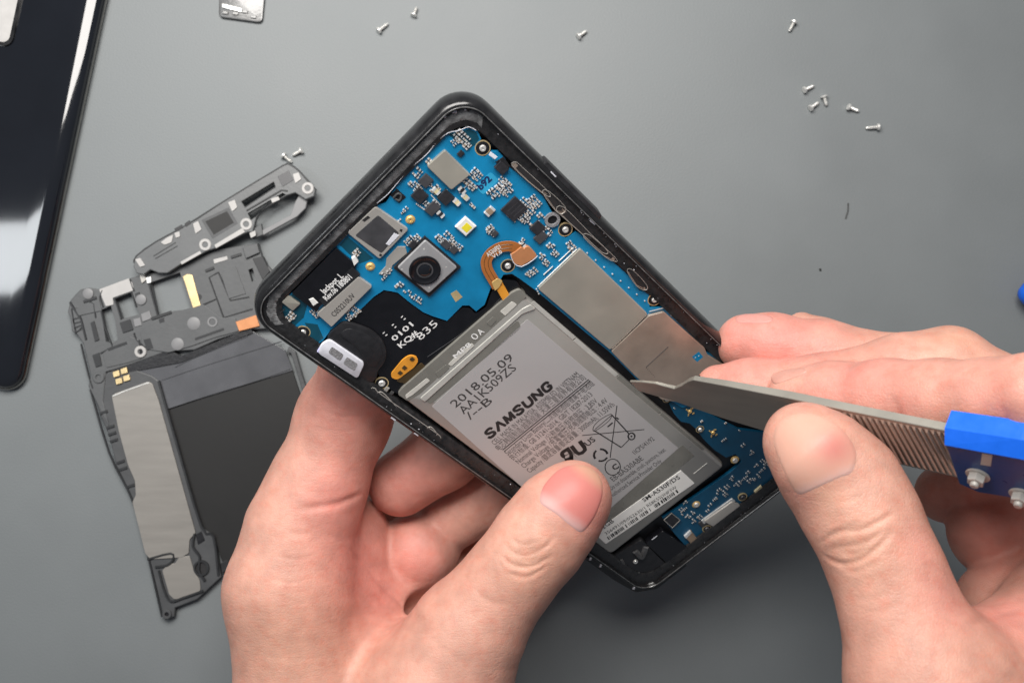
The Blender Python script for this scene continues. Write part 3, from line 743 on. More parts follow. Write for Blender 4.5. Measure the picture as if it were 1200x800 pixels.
# moulded black plastic round the lower left corner
part('antenna_block', [(676, 641), (686, 652), (700, 656), (716, 654), (752, 632), (760, 640), (788, 668), (800, 660), (806, 662), (770, 690), (745, 694), (720, 680), (678, 650)], -3.2, -1.5, M['blackplastic'], bev=.2, rnd=.8, smooth=True)
for pts, r in (([(692, 646), (703, 652), (716, 655), (724, 656), (732, 665), (740, 670)], .5), ([(752, 675), (764, 678), (776, 676), (788, 668)], .45), ([(744, 645), (752, 652), (757, 640)], .9), ([(748, 670), (756, 677), (770, 681), (786, 676)], .35), ([(728, 655), (736, 668), (744, 671)], .45)):
    pxtube(pts, -1.5, r, 'moulded_rib', M['softblack'])
post('ground_screw', 745, 658.5, .75, M['silver'], M['floor'], .5, -1.7, phone, 1.6)
for x, y in ((692, 655), (704, 663), (743, 689)): chip('rim_chip', x, y, .9, .5, .25, M['gasket'], 30, .05, phone, -.2)
# ------------------------------------------------------------------ lettering on the phone
def word(s, p0, p1, hpx, w, bold=0.0, track=1.0, shear=0):
    """verts/faces of a line of print from pixel p0 to pixel p1 on phone plane w"""
    cu = bpy.data.curves.new('t', 'FONT'); cu.body = s; cu.offset = bold; cu.resolution_u = 2; cu.shear = shear; cu.space_character = track
    ob = bpy.data.objects.new('t', cu); COL.objects.link(ob)
    bpy.context.view_layer.update()
    me = bpy.data.meshes.new_from_object(ob.evaluated_get(bpy.context.evaluated_depsgraph_get()))
    v = np.array([x.co[:2] for x in me.vertices]); f = [tuple(p.vertices) for p in me.polygons]
    bpy.data.objects.remove(ob); bpy.data.curves.remove(cu); bpy.data.meshes.remove(me)
    if not len(v): return [], []
    x0, x1 = v[:, 0].min(), v[:, 0].max()
    u = (v[:, 0] - x0) / (x1 - x0); t = v[:, 1] / .69
    a, b = np.array(p0, float), np.array(p1, float); d = b - a; d /= np.linalg.norm(d)
    top = a + np.array([d[1], -d[0]]) * hpx
    A, B, T = P(*a, w), P(*b, w), P(*top, w)
    ex = B - A; en = ex / np.linalg.norm(ex); up = np.array([-en[1], en[0], 0]) * np.linalg.norm(T - A)
    q = A + u[:, None] * ex + t[:, None] * up
    return q, f
def print_part(name, lines, w, m, parent):
    mb = MB()
    for l in lines:
        q, f = word(*l[:4], w, *l[4:])
        if len(q): mb.add(q, f)
    return mb.build(name, m, parent)
LW = BW + .065
print_part('date_print', [('2018.05.09', (534, 478), (603, 420), 9.5, .004), ('AA1K509ZS', (543.5, 485.5), (606, 432), 9.5, .004), ('/--B', (551, 492), (578, 470.5), 9, .004)], LW, M['greyink'], bat)
print_part('small_print', [
    ('CELL MADE IN MALAYSIA, ASSEMBLED IN VIETNAM', (580, 521.5), (679.5, 439.5), 6.2),
    ('电芯韩国制造/越南组装 天津三星视界有限公司', (585, 528), (687, 443.5), 6.2),
    ('Secondary Li-ion Battery/二次锂电池组/锂离子电池组', (595.5, 533.5), (697, 450), 6),
    ('执行标准: GB 31241-2014, GB/T 18287-2013', (601, 539), (695, 463), 6),
    ('Nominal Voltage /公称电压/标称电压 : 3.85V', (608, 543.5), (701, 470.5), 6),
    ('Charge Voltage /充電電圧/充电限制电压 : 4.4V', (614.5, 548.5), (713, 470), 6),
    ('Capacity /額定容量/额定容量 : 3000mAh, 11.55Wh', (621, 554), (721, 475), 6),
    ('1ICP5/41/92', (744.5, 532.5), (767.5, 515), 5.5), ('EB-BA530ABE', (719, 564), (754.5, 538), 6.2),
    ('Do not disassemble, crush, puncture, heat.', (717, 574), (781, 527.5), 5), ('Authorized Service Provider Only', (717, 583), (776, 541), 5)], LW, M['greyink'], bat)
print_part('approval_marks', [('ЯU', (662, 543), (690, 526.5), 13, .06), ('US', (689, 523), (698.5, 515.5), 6.5, .02), ('C', (720, 551), (726, 547), 6, .03)], LW, M['blackink'], bat)
mb = MB()
def strip(pts, r, w=LW + .003, closed=False, n=1):
    """flat printed line"""
    q = [P(x, y, w) for x, y in pts]
    if n > 1: q = smooth_curve(q, n, closed)
    if closed: q = list(q) + [q[0]]
    for a, b in zip(q[:-1], q[1:]):
        d = b - a; l = np.linalg.norm(d)
        if l < 1e-6: continue
        nn = np.array([-d[1], d[0], 0]) / l * r
        mb.add([a - nn, b - nn, b + nn, a + nn], [(0, 1, 2, 3)])
strip([(589, 527), (690, 444.5)], .15); strip([(590.7, 528.9), (691.7, 446.4)], .12)
strip([(723, 475), (715, 536)], .12, LW + .004); strip([(682, 510), (755, 503)], .12, LW + .005)
strip([(717, 486), (738, 509)], .16); strip([(696, 504), (728, 524)], .16, LW + .006); strip([(728, 524), (737, 515)], .12, LW + .007); strip([(697, 503), (717, 486)], .1, LW + .006)
strip([(696, 505), (696, 499), (704, 491), (716, 485), (715, 491), (706, 499)], .09, LW + .008, True, 4)
strip([(712, 500), (718, 495)], .22, LW + .006); strip([(722, 489), (725, 491)], .2, LW + .006)
strip([(740 + 4 * math.cos(a), 511 + 4 * math.sin(a)) for a in np.linspace(0, 6.28, 13)[:-1]], .2, LW + .009, True); strip([(739, 511.5), (741, 510.5)], .25, LW + .01)
for k in range(3):
    a0 = k * 2.094 + .4
    strip([(704 + 8 * math.cos(a), 533 + 7 * math.sin(a)) for a in np.linspace(a0, a0 + 1.5, 6)], .3, LW + .003)
strip([(718 + 9 * math.cos(a), 547 + 9.5 * math.sin(a)) for a in np.linspace(0, 6.28, 19)[:-1]], .13, LW + .004, True)
mb.build('symbol_print', M['blackink'], bat)
GL_ = {'S': [(.95, .76), (.82, .96), (.5, 1), (.14, .93), (.07, .72), (.28, .57), (.7, .45), (.93, .28), (.86, .06), (.5, 0), (.16, .05), (.04, .26)], 'A': [(0, 0), (.5, 1), (1, 0)],
       'M': [(0, 0), (.07, 1), (.5, .08), (.93, 1), (1, 0)], 'U': [(.04, 1), (.04, .3), (.18, .04), (.5, 0), (.82, .04), (.96, .3), (.96, 1)], 'N': [(.04, 0), (.04, 1), (.96, 0), (.96, 1)],
       'G': [(.94, .74), (.82, .96), (.5, 1), (.14, .93), (.04, .5), (.14, .07), (.5, 0), (.86, .06), (.95, .45), (.58, .45)]}
mb = MB(); A_, B_ = np.array([573.5, 514.0]), np.array([650.5, 451.5]); E_ = (B_ - A_) / 7; d_ = E_ / np.linalg.norm(E_); U_ = np.array([d_[1], -d_[0]]) * 9.6
for i, ch in enumerate('SAMSUNG'):
    pts = [A_ + E_ * (i + .74 * x) + U_ * y for x, y in GL_[ch]]
    for p, q in zip(pts[:-1], pts[1:]):
        p, q = P(*p, LW + .002), P(*q, LW + .002); d = (q - p) / np.linalg.norm(q - p); nn = np.array([-d[1], d[0], 0]) * .40
        p, q = p - d * .1, q + d * .1
        mb.add([p - nn, q - nn, q + nn, p + nn], [(0, 1, 2, 3)])
for i, vtx in enumerate(mb.v): mb.v[i] = (vtx[0], vtx[1], vtx[2] + .0006 * (i // 4))
mb.build('maker_name', M['blackink'], bat)
SW = BW + .135
print_part('sticker_print', [('SM-A530F/DS', (755, 588), (797.5, 560), 4.8, .014), ('R58K55J3NF3W', (759.5, 594), (793.5, 571.2), 3.5), ('32GB', (704, 622), (720, 611), 4.4, .014), ('356491/09/052630/1', (710.5, 626.5), (757, 596), 3.5)], SW, M['blackink'], bat)
mb = MB(); r = random.Random(5); t = 0.0
while t < .98:
    wd = r.choice([.006, .009, .014, .02])
    if r.random() < .9 and not .42 < t < .44:
        a = np.array([713.5, 632.3]) + np.array([83.0, -56.4]) * t; b = np.array([713.5, 632.3]) + np.array([83.0, -56.4]) * (t + wd)
        dn = np.array([-2.4, -3.4])
        mb.add([P(*a, SW), P(*b, SW), P(*(b + dn), SW), P(*(a + dn), SW)], [(0, 1, 2, 3)])
    t += wd + r.choice([.005, .008, .012])
mb.build('barcode', M['blackink'], bat)
# on the boards and flexes
print_part('board_print', [('b92', (563.5, 223), (577, 210.5), 7.5, .05)], WB + .045, M['ink_blue'], board)
print_part('box_print', [('Jackpot_L', (379.5, 345), (403, 324), 7, .02), ('Rev.06 180801', (383, 352.5), (413, 325.5), 6.6, .02)], WB + .90, M['whiteink'], board)
print_part('plate_print', [('C052210UV', (392, 371.5), (417, 347), 6, .01)], WB + .965, M['blackink'], board)
print_part('flex_print', [('A530F01', (572, 301), (587.5, 290.5), 5, .02), ('V1.0', (578.5, 303), (589, 296), 4, .02)], WB + .73, M['whiteink'], cf)
print_part('sheet_print', [('835', (493, 399), (514, 380), 8.5, .0), ('0101', (462, 400), (485, 381), 6, .02), ('KQ#', (470, 408), (491, 391), 6.5, .02), (': : :', (452, 394), (476, 373), 8, .0)], -1.93, M['whiteink'], phone)
print_part('strip_print', [('MP8', (534, 420), (553, 404), 5, .02), ('0', (557, 399), (562, 394), 8, .0), ('A', (563, 393), (568, 389), 7, .02)], BW + .115, M['whiteink'], bat)
# ------------------------------------------------------------------ steel prying tool with serrated grip and blue clamp
def CV(px, py, Z): return np.array([(px - 600) / F * Z, -(py - 400) / F * Z, -Z])      # camera space, mm
tA, tB, tC = CV(738, 450, 227.0), CV(1196, 517, 166.0), CV(1058, 548, 193.0)
tx = tB - tA; tx /= np.linalg.norm(tx)
tn = np.cross(tC - tA, tx); tn /= np.linalg.norm(tn)
if tn[2] < 0: tn = -tn
ty = np.cross(tn, tx)
TM = np.stack([tx, ty, tn], 1)
tool = empty('pry_tool', tA + [0, 0, CAMH], 'steel prying tool with serrated grip and blue clamp, its tip under the battery', 'pry tool', rot=TM)
def T(px, py, w=0.0):
    d = np.array([(px - 600) / F, -(py - 400) / F, -1.0])
    s = ((tA + tn * w) @ tn) / (d @ tn)
    q = (d * s - tA) @ TM
    return np.array([q[0], q[1], w])
def TZd(px, py, w=0.0):
    d = np.array([(px - 600) / F, -(py - 400) / F, -1.0])
    return ((tA + tn * w) @ tn) / (d @ tn)
TP = lambda pts, w=0.0: [tuple(T(x, y, w)[:2]) for x, y in pts]
top_px = [(738, 447), (752, 447.5), (768, 449.5), (780, 453), (790, 455.5), (798, 452), (806, 447), (812, 445), (850, 452), (924, 466.5), (1010, 484.5), (1108, 504.5), (1196, 519), (1330, 545)]
bot_px = [(1330, 620), (1196, 583), (1116, 558), (1058, 545), (960, 520), (893, 504), (850, 491), (815, 479), (790, 470), (765, 463), (748, 458)]
poly = ccw(TP(top_px + bot_px))
back = []
for (x, y) in poly: back.append((x, y, -(.5 + min(1, max(0, (x - 4) / 30)) * 1.3)))
mb = MB()
ins = inset(poly, .12)
mb.loft([back, [(x, y, -.12) for x, y in poly], [(x, y, 0) for x, y in ins]])
blade = mb.build('blade', M['steel'], tool)
# serrations of the grip
M['ridge'] = mat('grip_ridge', (.50, .46, .40), .34, .6, var=.1)
M['groove'] = mat('grip_groove', (.17, .14, .115), .45, .3)  # brown tone paints in skin reflected between the ridges
mb = MB(); mb.prism(TP([(934, 472.5), (1010, 488.5), (1107, 507.5), (1112, 555), (1058, 543), (962, 519)]), -.2, .02); mb.build('grip_floor', M['groove'], tool)
k = 0
for i in range(25):
    x = 938 + i * 7.35
    yt = np.interp(x, [924, 1010, 1108, 1196], [466.5, 484.5, 504.5, 519]) + 5.5
    yb = np.interp(x + 29, [960, 1058, 1116, 1196], [520, 545, 558, 583]) - 1
    a, b = T(x, yt - 3, 0), T(x + 29, yb, 0); d = (b - a) / np.linalg.norm(b - a); n_ = np.array([-d[1], d[0], 0]) * .36
    a1, b1 = a + d * .9, b - d * .9; zz = np.array([0, 0, .30])
    mb = MB(); mb.add([a + n_, a - n_, a1 + n_ * .35 + zz, a1 - n_ * .35 + zz, b1 + n_ * .35 + zz, b1 - n_ * .35 + zz, b + n_, b - n_], [(0, 1, 3, 2), (2, 3, 5, 4), (4, 5, 7, 6), (0, 2, 4, 6), (1, 7, 5, 3), (0, 6, 7, 1)])
    mb.build('ridge', M['ridge'], tool)
# blue clamp
cl_top = [(1110, 502), (1196, 516), (1330, 542)]
mb = MB(); mb.prism(TP([(1108, 520), (1196, 537), (1330, 563), (1330, 604), (1196, 585), (1147, 577), (1124, 567)], 3.2), .3, 3.2, .25)
clamp = mb.build('blue_clamp', M['bluepl2'], tool)
mb = MB()
fr = TP([(1107, 521), (1196, 537.5), (1330, 563)], 3.4); bk = TP([(1107, 501), (1196, 515), (1330, 541)], 1.2)
mb.loft([[(*fr[0], 3.45), (*fr[1], 3.45), (*fr[2], 3.45), (*bk[2], 1.2), (*bk[1], 1.2), (*bk[0], 1.2)],
         [(fr[0][0], fr[0][1] - .25, 2.6), (fr[1][0], fr[1][1] - .25, 2.6), (fr[2][0], fr[2][1] - .25, 2.6), (bk[2][0], bk[2][1], -2.9), (bk[1][0], bk[1][1], -2.9), (bk[0][0], bk[0][1], -2.9)]])
mb.build('blue_edge', M['bluepl'], clamp)
def nut(px, py):
    c = T(px, py, 3.2)
    mb = MB(); mb.lathe(c, [(2.1, 3.15), (2.2, 3.4), (2.0, 3.6), (.9, 3.65)], 24); ws = mb.build('washer', M['satin'], clamp, smooth=True)
    mb = MB(); mb.prism([(c[0] + 1.6 * math.cos(a + .3), c[1] + 1.6 * math.sin(a + .3)) for a in np.arange(6) * math.pi / 3], 3.6, 5.2, .25); mb.build('hex_nut', M['satin'], ws)
    mb = MB(); mb.lathe(c, [(.8, 5.1), (.8, 5.8), (.6, 6.0), (.02, 6.05)], 14); mb.build('bolt_end', M['satin'], ws, smooth=True)
nut(1146, 556); nut(1197, 579)
mb = MB(); mb.prism(TP([(1151, 531), (1163, 533), (1161, 546), (1149, 544)], 3.26), 3.18, 3.28); mb.build('reflection_patch', M['satin'], clamp)  # pale patch painting a reflection onto the clamp
# ------------------------------------------------------------------ hands: one continuous skin each, grown from a distance field
class Field:
    def __init__(s, lo, hi, res):
        s.lo = np.array(lo, np.float32); s.res = res
        s.n = np.ceil((np.array(hi) - lo) / res).astype(int) + 1
        s.f = np.full(s.n, 30.0, np.float32)
        s.ax = [s.lo[i] + res * np.arange(s.n[i], dtype=np.float32) for i in range(3)]
    def sub(s, lo, hi):
        a = np.clip(np.floor((lo - s.lo) / s.res).astype(int), 0, s.n); b = np.clip(np.ceil((hi - s.lo) / s.res).astype(int) + 1, 0, s.n)
        return tuple(slice(x, y) for x, y in zip(a, b))
    def cone(s, A, ra, B, rb, k):
        pad = max(ra, rb) + k * 1.5 + 2
        sl = s.sub(np.minimum(A, B) - pad, np.maximum(A, B) + pad)
        X = s.ax[0][sl[0]][:, None, None]; Y = s.ax[1][sl[1]][None, :, None]; Z = s.ax[2][sl[2]][None, None, :]
        if X.size == 0 or Y.size == 0 or Z.size == 0: return
        ab = B - A; l2 = max(float(ab @ ab), 1e-6)
        t = np.clip(((X - A[0]) * ab[0] + (Y - A[1]) * ab[1] + (Z - A[2]) * ab[2]) / l2, 0, 1)
        d = np.sqrt((X - A[0] - t * ab[0]) ** 2 + (Y - A[1] - t * ab[1]) ** 2 + (Z - A[2] - t * ab[2]) ** 2) - (ra + t * (rb - ra))
        g = s.f[sl]
        h = np.maximum(k - np.abs(g - d), 0) / k
        s.f[sl] = np.minimum(g, d) - h * h * k * .25
    def merge(s, o, k):
        h = np.maximum(k - np.abs(s.f - o.f), 0) / k
        s.f = np.minimum(s.f, o.f) - h * h * k * .25
    def cut(s, A, ra, B, rb, k):
        s.f = -s.f
        o = s.f
        pad = max(ra, rb) + k * 2 + 2
        sl = s.sub(np.minimum(A, B) - pad, np.maximum(A, B) + pad)
        X = s.ax[0][sl[0]][:, None, None]; Y = s.ax[1][sl[1]][None, :, None]; Z = s.ax[2][sl[2]][None, None, :]
        ab = B - A; l2 = max(float(ab @ ab), 1e-6)
        t = np.clip(((X - A[0]) * ab[0] + (Y - A[1]) * ab[1] + (Z - A[2]) * ab[2]) / l2, 0, 1)
        d = np.sqrt((X - A[0] - t * ab[0]) ** 2 + (Y - A[1] - t * ab[1]) ** 2 + (Z - A[2] - t * ab[2]) ** 2) - (ra + t * (rb - ra))
        g = o[sl]; h = np.maximum(k - np.abs(g - d), 0) / k
        o[sl] = np.minimum(g, d) - h * h * k * .25
        s.f = -o
    def mesh(s):
        """naive surface nets"""
        f = s.f; ins = f < 0
        n0, n1, n2 = f.shape
        cnt = np.zeros((n0 - 1, n1 - 1, n2 - 1), np.int8)
        for dx in (0, 1):
            for dy in (0, 1):
                for dz in (0, 1): cnt += ins[dx:n0 - 1 + dx, dy:n1 - 1 + dy, dz:n2 - 1 + dz]
        act = (cnt > 0) & (cnt < 8)
        I, J, K = np.nonzero(act)
        idx = np.full(act.shape, -1, np.int32); idx[I, J, K] = np.arange(len(I))
        pos = np.zeros((len(I), 3)); num = np.zeros(len(I))
        cor = [(0, 0, 0), (1, 0, 0), (0, 1, 0), (1, 1, 0), (0, 0, 1), (1, 0, 1), (0, 1, 1), (1, 1, 1)]
        vals = [f[I + c[0], J + c[1], K + c[2]].astype(float) for c in cor]
        for a in range(8):
            for b in range(a + 1, 8):
                ca, cb = np.array(cor[a]), np.array(cor[b])
                if np.abs(ca - cb).sum() != 1: continue
                va, vb = vals[a], vals[b]; m = (va < 0) != (vb < 0)
                t = np.where(m, va / np.where(m, va - vb, 1), 0)
                pos += np.where(m[:, None], ca + (cb - ca) * t[:, None], 0); num += m
        pos = pos / num[:, None]
        v = s.lo + s.res * (np.stack([I, J, K], 1) + pos)
        quads = []
        for ax in range(3):
            a = [slice(None)] * 3; b = [slice(None)] * 3; a[ax] = slice(0, -1); b[ax] = slice(1, None)
            A = ins[tuple(a)]; B = ins[tuple(b)]
            e = A != B
            o1, o2 = [(1, 2), (2, 0), (0, 1)][ax]
            E = np.array(np.nonzero(e))
            ok = (E[o1] > 0) & (E[o2] > 0) & (E[o1] < f.shape[o1] - 1) & (E[o2] < f.shape[o2] - 1); E = E[:, ok]
            def cell(d1, d2):
                q = E.copy(); q[o1] -= d1; q[o2] -= d2; return idx[q[0], q[1], q[2]]
            q = np.stack([cell(1, 1), cell(0, 1), cell(0, 0), cell(1, 0)], 1)
            flip = ~A[E[0], E[1], E[2]]
            q[flip] = q[flip][:, ::-1]
            quads.append(q[(q >= 0).all(1)])
        return v, np.concatenate(quads)

def relax(v, q, it=3, lam=.5):
    e = np.concatenate([q[:, [0, 1]], q[:, [1, 2]], q[:, [2, 3]], q[:, [3, 0]]])
    e = np.concatenate([e, e[:, ::-1]])
    deg = np.bincount(e[:, 0], minlength=len(v))[:, None]
    for i in range(it):
        for l in (lam, -lam * 1.02):
            acc = np.stack([np.bincount(e[:, 0], v[e[:, 1], k], len(v)) for k in range(3)], 1)
            v = v + l * (acc / np.maximum(deg, 1) - v)
    return v
def vnormals(v, q):
    n = np.cross(v[q[:, 2]] - v[q[:, 0]], v[q[:, 3]] - v[q[:, 1]])
    out = np.zeros_like(v)
    for k in range(4):
        for c in range(3): out[:, c] += np.bincount(q[:, k], n[:, c], len(v))
    return out / (np.linalg.norm(out, axis=1, keepdims=True) + 1e-12)

def skin_mat():
    m = bpy.data.materials.new('skin'); m.use_nodes = True
    nt = m.node_tree; N = nt.nodes; L = nt.links; b = N['Principled BSDF']
    at = N.new('ShaderNodeAttribute'); at.attribute_name = 'tone'
    tc = N.new('ShaderNodeTexCoord')
    n1 = N.new('ShaderNodeTexNoise'); n1.inputs['Scale'].default_value = 190; n1.inputs['Detail'].default_value = 6
    L.new(tc.outputs['Object'], n1.inputs['Vector'])
    mr = N.new('ShaderNodeMapRange'); mr.inputs[1].default_value = .3; mr.inputs[2].default_value = .7; mr.inputs[3].default_value = .87; mr.inputs[4].default_value = 1.10
    L.new(n1.outputs['Fac'], mr.inputs[0])
    # mottling: redder and yellower spots
    n3 = N.new('ShaderNodeTexNoise'); n3.inputs['Scale'].default_value = 420; n3.inputs['Detail'].default_value = 4
    L.new(tc.outputs['Object'], n3.inputs['Vector'])
    mo = N.new('ShaderNodeMapRange'); mo.inputs[1].default_value = .48; mo.inputs[2].default_value = .72; mo.inputs[3].default_value = 0; mo.inputs[4].default_value = .6
    L.new(n3.outputs['Fac'], mo.inputs[0])
    mc = N.new('ShaderNodeMixRGB'); mc.blend_type = 'MULTIPLY'; mc.inputs[2].default_value = (1.0, .80, .76, 1)
    L.new(mo.outputs[0], mc.inputs[0]); L.new(at.outputs['Color'], mc.inputs[1])
    sc = N.new('ShaderNodeVectorMath'); sc.operation = 'SCALE'
    L.new(mc.outputs[0], sc.inputs[0]); L.new(mr.outputs[0], sc.inputs['Scale']); L.new(sc.outputs[0], b.inputs['Base Color'])
    b.inputs['Roughness'].default_value = .5
    b.inputs['Specular IOR Level'].default_value = .38
    b.inputs['Subsurface Weight'].default_value = .2
    b.inputs['Subsurface Radius'].default_value = (1.0, .36, .2)
    b.inputs['Subsurface Scale'].default_value = .0014
    # fine relief: pores and crossing lines
    vo = N.new('ShaderNodeTexVoronoi'); vo.feature = 'DISTANCE_TO_EDGE'; vo.inputs['Scale'].default_value = 1750
    mp = N.new('ShaderNodeMapping'); mp.inputs['Scale'].default_value = (1, .7, 1)
    n4 = N.new('ShaderNodeTexNoise'); n4.inputs['Scale'].default_value = 500
    L.new(tc.outputs['Object'], n4.inputs['Vector'])
    ad = N.new('ShaderNodeMixRGB'); ad.blend_type = 'ADD'; ad.inputs[0].default_value = .0006
    L.new(tc.outputs['Object'], mp.inputs['Vector']); L.new(mp.outputs[0], ad.inputs[1]); L.new(n4.outputs['Color'], ad.inputs[2]); L.new(ad.outputs[0], vo.inputs['Vector'])
    vm = N.new('ShaderNodeMapRange'); vm.inputs[1].default_value = 0; vm.inputs[2].default_value = .16; L.new(vo.outputs['Distance'], vm.inputs[0])
    n2 = N.new('ShaderNodeTexNoise'); n2.inputs['Scale'].default_value = 700; n2.inputs['Detail'].default_value = 5; L.new(tc.outputs['Object'], n2.inputs['Vector'])
    mm = N.new('ShaderNodeMath'); mm.operation = 'MULTIPLY_ADD'; mm.inputs[1].default_value = .35; L.new(vm.outputs[0], mm.inputs[0]); L.new(n2.outputs['Fac'], mm.inputs[2])
    bp = N.new('ShaderNodeBump'); bp.inputs['Strength'].default_value = .30; bp.inputs['Distance'].default_value = .00035
    ms = N.new('ShaderNodeMapping'); ms.inputs['Scale'].default_value = (240, 1500, 500); L.new(tc.outputs['Object'], ms.inputs['Vector'])
    n5 = N.new('ShaderNodeTexNoise'); n5.inputs['Scale'].default_value = 1; n5.inputs['Detail'].default_value = 2; L.new(ms.outputs[0], n5.inputs['Vector'])
    m5 = N.new('ShaderNodeMath'); m5.operation = 'MULTIPLY_ADD'; m5.inputs[1].default_value = .55; L.new(n5.outputs['Fac'], m5.inputs[0]); L.new(mm.outputs[0], m5.inputs[2])
    L.new(m5.outputs[0], bp.inputs['Height']); L.new(bp.outputs[0], b.inputs['Normal'])
    return m
M['skin'] = skin_mat()
def nail_mat():
    m = bpy.data.materials.new('nail'); m.use_nodes = True
    nt = m.node_tree; N = nt.nodes; L = nt.links; b = N['Principled BSDF']
    at = N.new('ShaderNodeAttribute'); at.attribute_name = 'tone'; L.new(at.outputs['Color'], b.inputs['Base Color'])
    b.inputs['Roughness'].default_value = .45; b.inputs['Specular IOR Level'].default_value = .3
    b.inputs['Subsurface Weight'].default_value = .2; b.inputs['Subsurface Radius'].default_value = (1, .4, .3); b.inputs['Subsurface Scale'].default_value = .0015
    tc = N.new('ShaderNodeTexCoord'); n2 = N.new('ShaderNodeTexNoise'); n2.inputs['Scale'].default_value = 500; n2.inputs['Detail'].default_value = 3
    L.new(tc.outputs['Object'], n2.inputs['Vector'])
    bp = N.new('ShaderNodeBump'); bp.inputs['Strength'].default_value = .06; bp.inputs['Distance'].default_value = .0003
    L.new(n2.outputs['Fac'], bp.inputs['Height']); L.new(bp.outputs[0], b.inputs['Normal'])
    return m
M['nail'] = nail_mat()

def C(px, py, Z, rpx):                 # joint: place and radius measured on the photograph at depth Z
    p = CV(px, py, Z); return np.array([p[0], p[1], p[2] + CAMH]), rpx * Z / F
def chain(fld, pts, k):
    for a, b in zip(pts[:-1], pts[1:]): fld.cone(a[0], a[1], b[0], b[1], k)
CAMP = Vector((0, 0, CAMH))
class Hand:
    def __init__(s, v, q):
        s.v, s.q = v, q
        s.bvh = BVHTree.FromPolygons(v.tolist(), q.tolist())
    def ray(s, px, py):
        d = Vector(((px - 600) / F, -(py - 400) / F, -1.0)).normalized()
        h = s.bvh.ray_cast(CAMP, d)
        return (np.array(h[0]), np.array(h[1])) if h[0] is not None else (None, None)
def crease(h, lines):
    n = vnormals(h.v, h.q); disp = np.zeros(len(h.v))
    for pts, depth, width in lines:
        q = smooth_curve([(x, y, 0) for x, y in pts], 6); S = []
        for p in q:
            a, _ = h.ray(p[0], p[1])
            if a is not None: S.append(a)
        if len(S) < 2: continue
        S = np.array(S)
        lo, hi = S.min(0) - width * 4, S.max(0) + width * 4
        m = np.nonzero(((h.v > lo) & (h.v < hi)).all(1))[0]
        if not len(m): continue
        vv = h.v[m]; best = np.full(len(m), 1e9); fade = np.ones(len(m))
        for i in range(len(S) - 1):
            a, b = S[i], S[i + 1]; ab = b - a
            if np.linalg.norm(ab) > 8: continue
            t = np.clip((vv - a) @ ab / (ab @ ab + 1e-9), 0, 1)
            d = np.linalg.norm(vv - a - t[:, None] * ab, axis=1)
            u = (i + t) / (len(S) - 1)
            better = d < best; best = np.where(better, d, best); fade = np.where(better, np.minimum(1, 4 * np.minimum(u, 1 - u) + .15), fade)
        disp[m] += .78 * fade * depth * (-np.exp(-(best / width) ** 2) + .16 * np.exp(-((best - 2.1 * width) / (1.1 * width)) ** 2))
    h.v = h.v + n * disp[:, None]
    h.bvh = BVHTree.FromPolygons(h.v.tolist(), h.q.tolist())
def colourise(h, base, blobs):
    c = np.tile(np.array(base), (len(h.v), 1))
    for px, py, rpx, col, wt in blobs:
        p, _ = h.ray(px, py)
        if p is None: continue
        R = rpx * (CAMH - p[2]) / F
        w = wt * np.exp(-(np.linalg.norm(h.v - p, axis=1) / R) ** 2)
        c = c * (1 - w[:, None]) + np.array(col) * w[:, None]
    return c
def skin_object(name, v, q, col, m, parent=None):
    me = bpy.data.meshes.new(name)
    me.from_pydata((v * .001).tolist(), [], q.tolist()); me.materials.append(m)
    me.polygons.foreach_set('use_smooth', [True] * len(me.polygons))
    ca = me.color_attributes.new('tone', 'FLOAT_COLOR', 'POINT')
    ca.data.foreach_set('color', np.concatenate([col, np.ones((len(col), 1))], 1).astype(np.float32).ravel())
    o = bpy.data.objects.new(name, me); COL.objects.link(o)
    if parent: o.parent = parent
    return o
